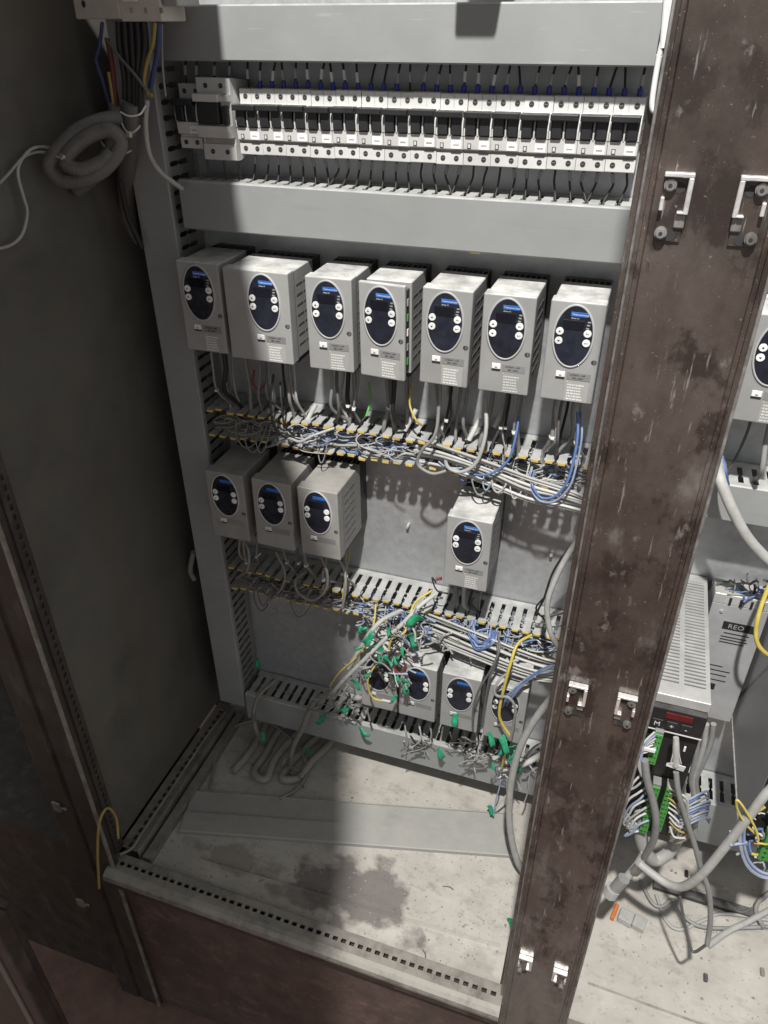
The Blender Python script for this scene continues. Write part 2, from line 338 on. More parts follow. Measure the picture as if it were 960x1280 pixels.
# white clip on the top of the post's left edge
wc = thing('white_clip', 'slim white hooked clip on the left edge of the brown post', 'clip', (-.022, -.46, 1.37))
e = MB()
pp = [P(838,0,-.462), P(832,35,-.462), P(825,66,-.462), P(823,75,-.462), P(815,128,-.462), P(819,140,-.462), P(826,138,-.462)]
e.tube([p-Vector(wc.location) for p in pp], .0022, 'white', 8)
e.tube([P(832,68,-.462)-Vector(wc.location), P(824,130,-.462)-Vector(wc.location)], .0024, 'white', 8)
e.tube([P(834,0,-.462)-Vector(wc.location), P(829,60,-.462)-Vector(wc.location)], .003, 'white', 8)
e.build('hook', wc)
p = P(832,80,-.46)-Vector(wc.location)
MB().cbox(p.x-.003, p.x+.004, p.y-.004, p.y, p.z-.013, p.z+.01, 'black', .0006, 1).build('latch', wc)
# left post
lp = thing('frame_post', 'dark perforated steel post at the left front corner of the cabinet', 'post', (-.80, -.47, ZG+.001))
H = 1.75-ZG
MB().prism([(-.112,0),(-.108,-.002),(-.062,-.002),(-.06,.003),(-.048,.003),(-.046,-.002),(-.004,-.002),(0,.002),(0,.012),(-.02,.014),(-.02,.03),(-.112,.03)], 0, H, 'post_dk', 'z').build('post_sheet', lp)
o = perforated(H-.6, .022, .0165, .009, .006, 'post_dk').build('perforated_flange', lp)
o.matrix_local = Matrix.Translation((.004, .012, .6)) @ Matrix(((0,0,1,0),(0,1,0,0),(1,0,0,0),(0,0,0,1)))
MB().box(-.004, .002, .012, .034, .6, H, 'hole').build('flange_back', lp)
MB().cbox(-.006, .0005, -.0045, .001, 0, H, 'rail', .0006, 1).build('edge_trim', lp)
for (px, py) in ((70,1010),(100,1130),(128,1262)):
    p = P(px, py, -.478) - Vector(lp.location)
    e = MB(); e.cbox(p.x-.009, p.x+.009, p.y, p.y+.006, p.z-.013, p.z+.013, 'rail', .002, 2); e.cbox(p.x+.006, p.x+.022, p.y+.001, p.y+.006, p.z-.002, p.z+.003, 'rail', .001, 1)
    e.build('hinge_lug', lp)
# open door of the left bay, seen nearly edge-on at the lower left corner
dr = thing('cabinet_door', 'dark steel cabinet door edge at the lower left corner', 'door', (0,0,0))
p0 = P(0,1095,-.72)
MB().cbox(p0.x-.35, p0.x-.003, -.735, -.72, ZG+.2, .36, 'post_dk', .004).build('door_sheet', dr)
MB().cbox(p0.x-.02, p0.x+.004, -.76, -.735, ZG+.2, .36, 'post_dk', .003).build('door_edge', dr)
MB().cbox(p0.x-.06, p0.x-.045, -.75, -.735, ZG+.2, .36, 'panel', .003).build('door_seal', dr)
# unseen sheet added out of frame to shade the left third of the cabinet
fp = thing('shade_blocker', 'unseen sheet added above the frame to shade the left end', 'light blocker', (0,0,0))
def sh(p):                               # where the lamp ray to p crosses the blocker's height
    z = 1.62; t = (LAMP.z-z)/(LAMP.z-p.z); q = LAMP+(p-LAMP)*t; return (q.x, q.y)
edge = [sh(Vector(q)) for q in ((-.6,-.04,1.436),(-.588,-.08,1.216),(-.555,-.08,.881),(-.46,-.08,.538))] + [sh(PZ(*q)) for q in ((438,985,0),(440,1050,0),(436,1110,0),(412,1195,.03),(400,1285,.03))]
poly = [(-1.5,edge[0][1])] + edge + [(edge[-1][0]+.03,-1.35),(-1.5,-1.35)]
MB().prism(poly, 1.62, 1.624, 'panel', 'z').build('blocker_sheet', fp)
rb = thing('shadow_box', 'unseen grey box added above the top duct for its shadow', 'box', (0,0,0))  # unseen box added to cast a shadow on the top duct
pa = [P(563,0,-.16), P(617,0,-.16)]
MB().cbox(pa[0].x, pa[1].x, -.16, 0, 1.524, 1.6, 'duct', .003).build('box_shell', rb)

# ------------------------------------------------------------------ wiring ducts
PITCH_F = .0205
FM = {}
def finger_mesh(L, k, tip, w=.0130, lip=.0014):
    """a duct finger along +y (root) to -y (tip), lying flat in z; nubs half way narrow the slot"""
    key = (L, k, tip, w)
    if key in FM: return FM[key]
    h = w/2; m_ = MB(); t = .0017
    pts = [(-h,0),(-h,-L*.42),(-h-.0019,-L*.45),(-h-.0019,-L*.5),(-h,-L*.53),(-h,-L+.009),(-h-lip,-L+.007),(-h-lip,-L)]
    poly = pts+[(-x,y) for x,y in reversed(pts)]
    n = len(poly); vs = [(x,y,0) for x,y in poly]+[(x,y,-t) for x,y in poly]
    m_.add(vs, [tuple(range(n)), tuple(range(2*n-1,n-1,-1))]+[(i,(i+1)%n,n+(i+1)%n,n+i) for i in range(n)], k)
    m_.box(-h+.0008, h-.0008, -L-.0028, -L-.0002, -.0034, .0002, tip)
    FM[key] = m_.mesh('finger'); return FM[key]
def open_duct(name, label, x0, x1, z0, z1, depth=.08, seed=1, dark=None, yellow=True):
    rnd = random.Random(seed)
    d = thing(name, label, 'wiring duct', (x0, -.0005, z0))
    W_ = x1-x0; H_ = z1-z0
    MB().box(0, W_, -.0045, -.002, 0, H_, 'duct').build('duct_back', d)
    for zz, up_ in ((H_, 1), (0, 0)):
        r = MB(); r.box(0, W_, -.018, -.0046, zz-.0017 if up_ else zz, zz if up_ else zz+.0017, 'duct'); r.build('duct_wall', d)
        n = int(W_/PITCH_F)
        for i in range(n):
            x = (i+.5)*PITCH_F
            o = obj('finger', finger_mesh(depth-.018, 'duct', 'yellow_tip' if yellow else 'duct'), d, (x, -.018, zz if up_ else zz+.0017))
            o.rotation_euler = (R(rnd.uniform(-2.5,2.5)), 0, R(rnd.uniform(-1.2,1.2)))
    return d
def covered_duct(label, x0, x1, z0, z1, depth=.08, fingers=True, m_='duct'):
    d = thing('wiring_duct', label, 'wiring duct', (x0, -.0005, z0)); W_ = x1-x0; H_ = z1-z0
    MB().box(0, W_, -.0045, -.002, .001, H_-.001, m_).build('duct_back', d)
    c = MB(); t = .0022
    c.prism([(-depth,-.001),(-depth-.002,.001),(-depth-.002,H_-.001),(-depth,H_+.001),(-depth+.009,H_+.001),(-depth+.009,H_-.0008),(-depth+.0015,H_-.0008),(-depth+.0015,.0008),(-depth+.009,.0008),(-depth+.009,-.001)], 0, W_, m_)
    c.build('duct_cover', d)
    r = MB(); r.box(0, W_, -.018, -.0046, H_-.0027, H_-.001, m_); r.box(0, W_, -.07, -.0046, 0.001, .0027, m_); r.build('duct_wall', d)
    if fingers:
        for i in range(int(W_/PITCH_F)):
            obj('finger', finger_mesh(depth-.024, m_, m_, .0128, .0), d, ((i+.5)*PITCH_F, -.018, H_-.0012))
    return d
covered_duct('topmost covered grey wiring duct above the row of circuit breakers', -.69, -.0, 1.404, 1.466)
covered_duct('covered grey wiring duct between circuit breakers and top row of drives', -.683, -.0, 1.181, 1.249)
open_duct('wiring_duct', 'open slotted wiring duct with yellow finger tips under the top drive row', -.695, -.0, .826, .876, seed=2)
open_duct('wiring_duct', 'open slotted wiring duct with yellow finger tips under the middle drive row', -.695, -.0, .474, .525, seed=3)
covered_duct('lowest covered wiring duct just above the cabinet floor', -.695, -.0, .085, .163)
# vertical duct at left: right-hand wall slotted
vd = thing('wiring_duct', 'tall vertical covered wiring duct beside the dark left wall', 'wiring duct', (-.763, -.0005, .12))
HV = 1.44
MB().box(0, .062, -.0045, -.002, 0, HV, 'duct_dk').build('duct_back', vd)
MB().prism([(-.001,-.08),(.001,-.0825),(.061,-.0825),(.063,-.08),(.063,-.071),(.0612,-.071),(.0612,-.0795),(.0008,-.0795),(.0008,-.071),(-.001,-.071)], 0, HV, 'duct', 'z').build('duct_cover', vd)
MB().box(.0005, .0022, -.078, -.0046, 0, HV, 'duct_dk').build('duct_wall', vd)
MB().box(.0592, .0609, -.018, -.0046, 0, HV, 'duct_dk').build('duct_wall', vd)
fme = finger_mesh(.055, 'duct_dk', 'duct_dk')
for i in range(int(HV/PITCH_F)):
    o = obj('finger', fme, vd, (.0609, -.018, (i+.5)*PITCH_F)); o.rotation_euler = (0, R(90), 0)
# right bay
covered = covered_duct('covered wiring duct of the right bay under its drive', .085, .6, .822, .882)
covered_duct('short covered duct low in the right bay behind the servo controller', .09, .6, .085, .2)
# dark strip on the floor of the right bay
MB_ = thing('dark_strip', 'dark flat strip lying on the right bay floor', 'metal strip', (0,0,0))
a, b = PZ(816,1106,.004), PZ(947,1146,.004); d = (b-a).normalized(); n = Vector((-d.y,d.x,0))*.009
MB().add([a-n,b-n,b+n,a+n]+[v+Vector((0,0,.008)) for v in (a-n,b-n,b+n,a+n)], [(3,2,1,0),(4,5,6,7),(0,1,5,4),(1,2,6,5),(2,3,7,6),(3,0,4,7)], 'sink').build('strip_bar', MB_)

# loose duct cover lying on the floor
A, B_, C_, D_ = [PZ(*q, .0) for q in ((243,1003),(652,1022),(225,1042),(652,1074))]
lt = thing('duct_cover', 'loose grey duct cover lying upside down across the cabinet floor', 'duct cover', (C_.x, C_.y, .001))
ang = math.atan2(D_.y-C_.y, D_.x-C_.x); lt.rotation_euler.z = ang
Lc = (D_-C_).length-.01
MB().prism([(0,0),(0,.008),(.002,.0095),(.046,.010),(.048,.0055),(.05,.0055),(.098,.0055),(.098,.009),(.1,.009),(.1,0),(.098,0),(.098,.0035),(.046,.0035),(.044,.008),(.0025,.0075),(.0025,0)], 0, Lc, 'loose').build('cover_channel', lt)

# ------------------------------------------------------------------ drives
DM = {}
def dmesh(key, fn):
    if key not in DM: DM[key] = fn()
    return DM[key]
def drive(label, x, z, w=.072, h=.141, D=.13, body='drive', style='new', ajar=0., group='frequency drives'):
    t = thing('frequency_drive', label, 'drive', (x+w/2, -.001, z), group)
    jr = random.Random(int((x+2)*5000+z*977)); t.rotation_euler = (0, R(jr.uniform(-.6,.6)), R(jr.uniform(-1,1)))
    hw = w/2; K = (w, h, D, body)
    ox = -.0015 if w < .09 else .012
    def sink():
        m_ = MB(); m_.box(-hw+.003, hw-.003, -.012, 0, .004, h-.004, 'sink')
        for i in range(9):
            xx = -hw+.004+(w-.008)*i/8; m_.box(xx-.001, xx+.001, -.04, -.012, .004, h-.004, 'sink')
        return m_.mesh('heatsink')
    obj('heatsink', dmesh(('sink',)+K, sink), t)
    def bod():
        m_ = MB(); m_.cbox(-hw+.0022, hw-.0012, -D+.022, -.034, .002, h-.002, body, .0012, 1)
        return m_.mesh('body')
    b_ = obj('body', dmesh(('body',)+K, bod), t)
    def vent():
        m_ = MB(); m_.box(-.0002, .0009, -.022, 0, 0, .0028, 'vent'); return m_.mesh('vent_slot')
    for j in range(2):
        for i in range(7):
            obj('vent_slot', dmesh('vent', vent), b_, (hw-.0016, -D+.055+j*.026-.004, .022+i*.0155))
    obj('terminal_block', dmesh(('tb',)+K, lambda: MB().cbox(-hw+.005, hw-.005, -D+.03, -.04, -.008, .003, 'black', .001, 1).mesh('terminal_block')), t)
    MF = Matrix.Translation((-hw, -D+.02, 0)) @ Matrix.Rotation(-ajar, 4, 'Z') @ Matrix.Translation((hw, D-.02, 0)) if ajar else Matrix.Identity(4)
    def fpart(name, me, parent=t, loc=(0,0,0), sub=False):
        o = obj(name, me, parent)
        o.matrix_local = (Matrix.Translation(loc) if sub else MF @ Matrix.Translation(loc)); return o
    cov = fpart('front_cover', dmesh(('cov',ajar)+K, lambda: MB().cbox(-hw, hw, -D, -D+(.0225 if not ajar else .008), 0, h, body, .0022, 3).mesh('front_cover')))
    if ajar:
        pcb = MB(); pcb.cbox(hw-.012, hw-.004, -D+.012, -D+.022, .01, h-.01, 'black', .0008, 1)
        for i in range(5): pcb.box(hw-.005, hw-.003, -D+.010, -D+.015, .02+i*.022, .03+i*.022, ('conn','steel','white')[i%3])
        pcb.build('circuit_board', t)
    kx, kz = ox, h*.668
    rx, rz = .0262, .0425
    kp = fpart('keypad', dmesh(('kp',)+K, lambda: MB().disc((0,0), rx-.001, rz-.001, -.0012, .0004, 'keypad', 48).mesh('keypad')), loc=(kx, -D, kz))
    obj('keypad_rim', dmesh('rim', lambda: MB().ring((0,0), rx+.0014, rz+.0014, .0026, -.0019, .0003, 'rim', 48).mesh('keypad_rim')), kp)
    dirty = style == 'dirty'
    bb = MB().cbox(-.0065, .0172, -.0017, -.001, .0275, .0335, 'blue', .0002, 1)
    bo = obj('brand_bar', dmesh('brand', lambda: bb.mesh('brand_bar')), kp)
    if not dirty:
        obj('lettering', text_mesh('Telemecanique', .0036, 'print'), kp, (-.0052, -.00185, .0293))
        obj('lettering', text_mesh('Altivar 31', .0027, 'print'), kp, (-.0058, -.00135, .0243))
    obj('display', dmesh('disp', lambda: MB().cbox(-.0155, .0125, -.0018, -.001, .009, .0225, 'lens', .0004, 1).mesh('display')), kp)
    def btn(kind):
        m_ = MB(); m_.disc((0,0), .0051, .0051, -.0026, -.001, 'white', 20); m_.disc((0,0), .0045, .0045, -.0031, -.0026, 'white', 20)
        if kind == 'up': m_.add([(-.0018,-.0033,-.001),(.0018,-.0033,-.001),(0,-.0033,.0018)], [(0,1,2)], 'ink')
        elif kind == 'down': m_.add([(-.0018,-.0033,.001),(.0018,-.0033,.001),(0,-.0033,-.0018)], [(0,2,1)], 'ink')
        return m_.mesh('button')
    for (bx, bz, kind) in ((-.0182,.0062,'up'),(-.0182,-.0068,'down'),(.0182,.0062,'esc'),(.0182,-.0068,'ent')):
        b2 = obj('button', dmesh(('btn',kind), lambda: btn(kind)), kp, (bx, 0, bz))
        if kind in ('esc','ent') and not dirty: 
            tx = dmesh(('btx',kind), lambda: text_mesh(kind.upper(), .0026, 'ink', 'CENTER')); o = obj('lettering', tx, kp, (bx, -.00325, bz-.0009))
    if not dirty:
        for i in range(3): obj('indicator', dmesh('ind', lambda: MB().box(-.0022, .0018, -.00145, -.001, -.0009, .0009, 'bkgrey').mesh('indicator')), kp, (.0185-.0006*i, 0, .0205-.0042*i+.001))
    # screw hole on the right edge of the cover
    def scr():
        m_ = MB(); m_.disc((0,0), .0038, .0032, -.0004, .0, 'hole', 14); m_.box(-.0006, .0012, -.0011, -.0004, -.0026, .0026, 'edge'); m_.box(.0016,.0028,-.001,-.0004,-.0018,.0014,'edge'); return m_.mesh('cover_screw')
    fpart('cover_screw', dmesh('scr', scr), loc=(hw-.0055, -D-.0001, h*.435))
    bx = ox-.010
    def badge():
        m_ = MB(); m_.cbox(-.0062, .0062, -.0016, .0, 0, .0082, 'white' if not dirty else 'print', .0007, 1); m_.box(-.0062, .0062, -.0012, 0, -.0023, -.0003, 'ink'); m_.box(-.0018,.0018,-.0019,-.0016,.0018,.0036,'label_dk'); return m_.mesh('badge')
    fpart('badge', dmesh(('badge',dirty), badge), loc=(bx, -D, h*.255))
    lx0 = bx+.0085; lw = min(.0325, hw-lx0-.001)
    rl = fpart('rating_label', dmesh(('rl',lw,dirty), lambda: MB().box(0, lw, -.0004, 0, 0, .0105, 'label_dk').mesh('rating_label')), loc=(lx0, -D-.0001, h*.235))
    if style == 'new':
        obj('lettering', text_mesh('0,75kW -1HP', .0036, 'ink'), rl, (.005, -.0006, .0062)); obj('lettering', text_mesh('380 / 500V', .0034, 'ink'), rl, (.008, -.0006, .0018))
        def wl():
            m_ = MB(); m_.box(0, lw-.001, -.0004, 0, 0, .030, 'label'); rr = random.Random(4)
            m_.box(.0012,.0032,-.0007,-.0004,.0272,.0292,'yellow_tip')
            for i in range(6): 
                z_ = .0232-i*.0042; e_ = lw-.006-rr.uniform(0,.006); x_ = .003
                while x_ < e_:
                    q = rr.uniform(.0015,.0045); m_.box(x_, min(x_+q,e_), -.0006, -.0004, z_, z_+.002, 'print'); x_ += q+.0008
            return m_.mesh('warning_label')
        fpart('warning_label', dmesh(('wl',lw), wl), loc=(lx0, -D-.0001, h*.012))
    return t
ord_ = ['leftmost', 'second', 'third', 'fourth', 'fifth', 'sixth', 'rightmost']
TOP = [-.678, -.598, -.464, -.377, -.286, -.198, -.110]
LB = ['small shaded drive at the left end of the top row', 'extra wide grey drive, second from left in the top row', 'grey drive just right of the wide one in the top row',
      'top-row drive with its front cover standing ajar', 'fifth drive from the left in the top row', 'sixth drive from the left in the top row', 'top-row drive next to the brown post']
for i, x in enumerate(TOP):
    drive(LB[i], x, 1.0-(.0 if i else -.004), w=.107 if i == 1 else .072, ajar=R(6) if i == 3 else 0, body='drive')
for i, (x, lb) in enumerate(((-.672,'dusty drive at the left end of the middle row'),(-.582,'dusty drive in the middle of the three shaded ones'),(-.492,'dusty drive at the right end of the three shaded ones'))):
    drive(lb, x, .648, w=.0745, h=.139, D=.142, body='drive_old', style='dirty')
drive('single drive standing alone on the middle row of the plate', -.234, .641, w=.0745, h=.14, D=.138)
for i, (x, lb) in enumerate(((-.393,'bottom-row drive half hidden behind green-taped wires'),(-.311,'bottom-row drive with a green flag hanging over its keypad'),(-.2295,'third drive from the left in the bottom row'),(-.143,'bottom-row drive crossed by a yellow-green wire'))):
    drive(lb, x, .287, w=.074, h=.141, D=.132, body='drive', style='dirty')
drive('drive half hidden behind the brown post in the right bay', .140, 1.005, w=.075, h=.143)

# ------------------------------------------------------------------ circuit breakers
rail = thing('din_rail', 'steel rail that carries the row of circuit breakers', 'rail', (-.69, -.0005, 1.31))
MB().prism([(0,0.012),(0,.022),(-.0055,.022),(-.0055,.03),(-.0068,.03),(-.0068,.0205),(-.0013,.0205),(-.0013,.0135),(-.0068,.0135),(-.0068,.004),(-.0055,.004),(-.0055,.012)], 0, .68, 'steel').build('rail_profile', rail)
BP = .01838; BX0 = -.5855+.0003; BZ = 1.2865
def brk_meshes():
    hw = BP-.0003
    prof = [(-.0075,0),(-.059,.0),(-.06,.001),(-.06,.0148),(-.0575,.0152),(-.0575,.0178),(-.062,.0192),(-.064,.0205),(-.0655,.0355),(-.058,.0365),(-.058,.0615),(-.0575,.064),(-.049,.0645),(-.048,.0655),(-.048,.0825),(-.047,.0835),(-.0075,.0835)]
    h = MB().prism(prof, -hw, hw, 'bk').mesh('housing')
    rib = MB().prism([(-.058,.036),(-.0665,.0365),(-.0675,.046),(-.066,.056),(-.062,.0632),(-.058,.0635)], -.0009, .0009, 'bk').mesh('rib')
    tog = MB(); tog.cbox(-.0066, .0066, -.0705, -.0581, .0375, .0615, 'black', .0012, 1)
    bar = MB(); bar.cbox(-2*BP/2+.0012, 2*BP/2-.0012, -.078, -.0605, .058, .0655, 'black', .0012, 2)
    scr = MB().disc((0,0), .0033, .0033, -.0005, .0003, 'hole', 14); scr.box(-.0022,.0022,-.0008,-.0004,-.0004,.0004,'edge')
    tg = MB().cbox(-.0068, .0068, -.0012, .0, 0, .0105, 'white', .0004, 1); tg.box(-.004,.004,-.0015,-.0012,.004,.0058,'bkgrey')
    win = MB().box(-.0024, .0024, -.0007, .0, 0, .006, 'ink'); win.box(-.0015,.0015,-.001,-.0007,.0008,.0052,'bk')
    band = MB().box(-hw, hw, -.0581, -.0574, .0153, .0177, 'bkgrey')
    line = MB().box(-.00025, .00025, -.0485, -.0465, .0655, .0826, 'bkgrey'); pass
    return [h, rib, tog.mesh('toggle'), bar.mesh('toggle_bar'), scr.mesh('terminal_screw'), tg.mesh('label_tag'), win.mesh('status_window'), band.mesh('gap_band'), line.mesh('pole_joint')]
BM_ = brk_meshes()
TW = 'two-pole circuit breaker with black toggles'
for i in range(15):
    cx = BX0+(2*i+1)*BP
    if i == 0: lb = TW+', first after the wide switch'
    elif i == 14: lb = TW+' beside the brown post'
    elif i < 7: lb = TW+', number %s from the wide switch' % ('two three four five six seven'.split()[i-1])
    elif i == 7: lb = TW+' in the very middle of the row'
    else: lb = TW+', %s from the brown post' % ('seventh sixth fifth fourth third second'.split()[i-8])
    t = thing('circuit_breaker', lb, 'breaker', (cx, random.uniform(-.0008,.0008), BZ+random.uniform(-.0006,.0006)), 'circuit breakers on the rail'); t.rotation_euler.y = R(random.uniform(-.35,.35))
    obj('housing', BM_[0], t)
    for x in (-BP+.0012, 0, BP-.0012): obj('rib', BM_[1], t, (x,0,0))
    for s in (-1,1):
        obj('toggle', BM_[2], t, (s*BP/2,0,0))
        obj('terminal_screw', BM_[4], t, (s*BP/2, -.0482, .0738)); obj('terminal_screw', BM_[4], t, (s*BP/2, -.0602, .0085))
    obj('toggle_bar', BM_[3], t); obj('gap_band', BM_[7], t); obj('pole_joint', BM_[8], t)
    obj('status_window', BM_[6], t, (-BP/2-.001, -.0645, .0215)); 
    o = obj('label_tag', BM_[5], t, (BP/2, -.0648, .0205)); o.rotation_euler.x = R(-5)
# wide switch and black breaker at the left end
t = thing('main_switch', 'tall wide white switch with black lever left of the breakers', 'breaker', (-.617, 0, 1.277))
w = .0265
MB().prism([(-.0075,.012),(-.05,.0),(-.062,0),(-.063,.001),(-.063,.0215),(-.061,.022),(-.061,.031),(-.073,.031),(-.076,.04),(-.076,.046),(-.066,.047),(-.066,.077),(-.074,.0775),(-.077,.084),(-.064,.086),(-.064,.105),(-.063,.106),(-.0075,.1)], -w, w, 'bk').build('housing', t)
MB().cbox(-w+.002, w-.016, -.074, -.062, .048, .0765, 'black', .002, 2).build('lever', t)
MB().cbox(w-.013, w-.0035, -.074, -.062, .048, .072, 'black', .002, 2).build('lever', t)
MB().box(-w+.004, w-.004, -.0625, -.0605, .0225, .0305, 'bkgrey').build('gap_band', t)
MB().cbox(-w+.001, w-.012, -.082, -.07, .077, .087, 'bk', .001, 1).build('lever_top', t)
for (x, z, y) in ((-.012,.096,-.0642),(.012,.096,-.0642),(-.012,.0115,-.0632),(.012,.0115,-.0632)):
    obj('terminal_screw', BM_[4], t, (x, y, z))
t = thing('circuit_breaker', 'shaded black-toggled breaker left of the wide white switch', 'breaker', (-.6645, 0, BZ+.004), 'circuit breakers on the rail')
obj('housing', BM_[0], t)
for x in (-BP+.0012, 0, BP-.0012): obj('rib', BM_[1], t, (x,0,0))
for s in (-1,1):
    obj('toggle', BM_[2], t, (s*BP/2,0,0)); obj('terminal_screw', BM_[4], t, (s*BP/2, -.0482, .0738)); obj('terminal_screw', BM_[4], t, (s*BP/2, -.0602, .0085))
obj('toggle_bar', BM_[3], t); obj('label_tag', BM_[5], t, (BP/2, -.0648, .0205))

# ------------------------------------------------------------------ cables
def cable(name, pts, r, k, label, group=None, cat='cable', n=7, sub=5):
    base = Vector(pts[0]); m_ = MB().tube([Vector(p)-base for p in pts], r, k, n, sub)
    return tag(m_.build(name, None, base), label, cat, group)
# wires above and below the breakers, one per pole, each with marker and ferrule
rnd = random.Random(11)
ON = 'first second third fourth fifth sixth seventh eighth ninth tenth eleventh twelfth thirteenth fourteenth fifteenth sixteenth seventeenth eighteenth nineteenth'.split()
def ORD(i): return ON[i] if i < 19 else 'twentieth' if i == 19 else 'thirtieth' if i == 29 else 'twenty-'+ON[i-20]
for i in range(30):
    x = BX0+(i+.5)*BP; dx = rnd.uniform(-.004,.004); y0 = -.036
    top = [(x,y0,BZ+.083),(x,y0,BZ+.090),(x+dx*.6,-.035,BZ+.101),(x+dx*1.6,-.031,BZ+.117)]
    o = cable('wire', top, .0016, 'w_black', 'black wire rising from the %s breaker pole counted from the wide switch' % ORD(i), 'wires above the breakers', 'wire', 6)
    b0 = Vector(top[0]); hh = rnd.uniform(.008,.011)
    if rnd.random() < .85: MB().tube([(0,0,.0005),(0,0,.009)], .0034, 'ferrule', 8).build('ferrule', o)
    if rnd.random() < .82:
        z0 = .0085+rnd.uniform(0,.004); MB().tube([(dx*.3,.0005,z0),(dx*.75,.001,z0+.012)], .0024, 'white' if rnd.random() < .5 else 'w_light', 8).build('marker', o)
    bx_ = x+rnd.uniform(-.003,.004); fx = -.683+(round((x+.683)/PITCH_F))*PITCH_F
    bot = [(x,-.034,BZ+.001),(x,-.034,BZ-.006),(bx_,-.034,BZ-.018),((bx_+fx)/2,-.036,BZ-.030),(fx,-.042,BZ-.043),(fx,-.044,BZ-.06)]
    o = cable('wire', bot, .0016, 'w_black', 'black wire dropping from the %s breaker pole counted from the wide switch' % ORD(i), 'wires below the breakers', 'wire', 6)
    if rnd.random() < .8: MB().tube([(0,0,-.006),(bx_-x,0,-.017)], .0026, 'w_grey', 8).build('marker', o)
for i4, x in enumerate((-.676,-.658,-.629,-.605)):
    o = cable('wire', [(x,-.036,BZ+.083),(x,-.036,BZ+.1),(x+.002,-.033,BZ+.117)], .0016, 'w_black', 'dark wire rising from the left switches, %s from the left' % ORD(i4), 'wires of the left switches', 'wire', 6)
    MB().tube([(0,0,.014),(.001,.001,.026)], .0024, 'w_light', 8).build('marker', o)
    cable('wire', [(x,-.036,BZ-.006),(x+.001,-.036,BZ-.02),(x+.004,-.04,BZ-.045),(x+.004,-.044,BZ-.06)], .0017, 'w_dark', 'dark wire dropping from the left switches, %s from the left' % ORD(i4), 'wires of the left switches', 'wire', 6)
cable('yellow_marker', [P(588,314,-.078), P(601,315,-.078)], .0028, 'yellow_tip', 'tiny yellow marker under the duct above the drives', None, 'marker')

# tangles in the open ducts: wires nobody could count, one object per duct
def tangle(label, x0, x1, z0, z1, n, loops, seed, cols, dense=(0,1)):
    rnd = random.Random(seed); m_ = MB()
    for i in range(n):
        a = rnd.uniform(x0, x1-.1) if rnd.random() < .6 else x0+rnd.uniform(0,.05); L_ = rnd.uniform(.12,.4); e_ = min(x1, a+L_)
        y = rnd.uniform(-.074,-.02); z = rnd.uniform(z0+.006, z1-.014); pts = []; x = a
        while x < e_:
            pts.append((x, min(-.008,max(-.092, y+rnd.gauss(0,.009))), min(z1+.002,max(z0+.0035, z+rnd.gauss(0,.006))))); x += rnd.uniform(.018,.04)
        if len(pts) > 2: m_.tube(pts, rnd.choice((.0011,.0013,.0016,.0022)), rnd.choice(cols), 6, 4)
    for i in range(loops):
        x = x0+(x1-x0)*rnd.uniform(*dense); w_ = rnd.uniform(.012,.05); y = -.085-rnd.uniform(0,.02); dz = rnd.uniform(.004,.03)
        zt = (z0+z1)/2
        pts = [(x-w_*.6,-.045,zt+rnd.uniform(-.01,.02)),(x-w_*.5,-.07,zt+.006),(x-w_*.42,y,z0+.008),(x-w_*.1,y-.006,z0-dz*.7),(x+w_*.25,y-.004,z0-dz*.5),(x+w_*.55,y,z0+.012),(x+w_*.6,-.07,zt+.008),(x+w_*.7+rnd.uniform(-.02,.02),-.045,zt+rnd.uniform(0,.018))]
        m_.tube(pts, rnd.choice((.001,.0012,.0015,.0018)), rnd.choice(cols), 6, 5)
    for i in range(n):                                # short curls lying on top
        x = rnd.uniform(x0+.02, x1-.02); r_ = rnd.uniform(.006,.022); y = rnd.uniform(-.095,-.05); z = rnd.uniform(z0+.004, z1-.008); a = rnd.uniform(0,6.3); pts = []
        for j in range(rnd.randint(5,9)):
            pts.append((x+r_*1.5*math.cos(a), y+r_*.5*math.sin(a*1.1), max(z0+.003, z+r_*.55*math.sin(a)))); a += rnd.uniform(.5,.9); x += .003
        m_.tube(pts, rnd.choice((.001,.0012,.0016)), rnd.choice(cols), 6, 4)
    o = m_.build('wire_tangle'); stuff(o); return tag(o, label, 'wires')
GR = ['w_grey','w_light','w_light','w_white','w_white','w_grey','w_pale']
tangle('tangle of white, grey and blue wires filling the open duct under the top drive row', -.56, -.02, .826, .876, 44, 8, 21, GR+['w_pale','w_blue'], (.1,.8))
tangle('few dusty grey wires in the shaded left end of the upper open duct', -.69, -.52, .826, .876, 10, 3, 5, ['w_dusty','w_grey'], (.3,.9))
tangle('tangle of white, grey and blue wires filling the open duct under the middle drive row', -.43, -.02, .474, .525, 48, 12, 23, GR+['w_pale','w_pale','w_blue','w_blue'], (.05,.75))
tangle('dusty dark wires in the shaded left end of the lower open duct', -.69, -.42, .474, .525, 14, 5, 6, ['w_dusty','w_dark'], (.2,.9))

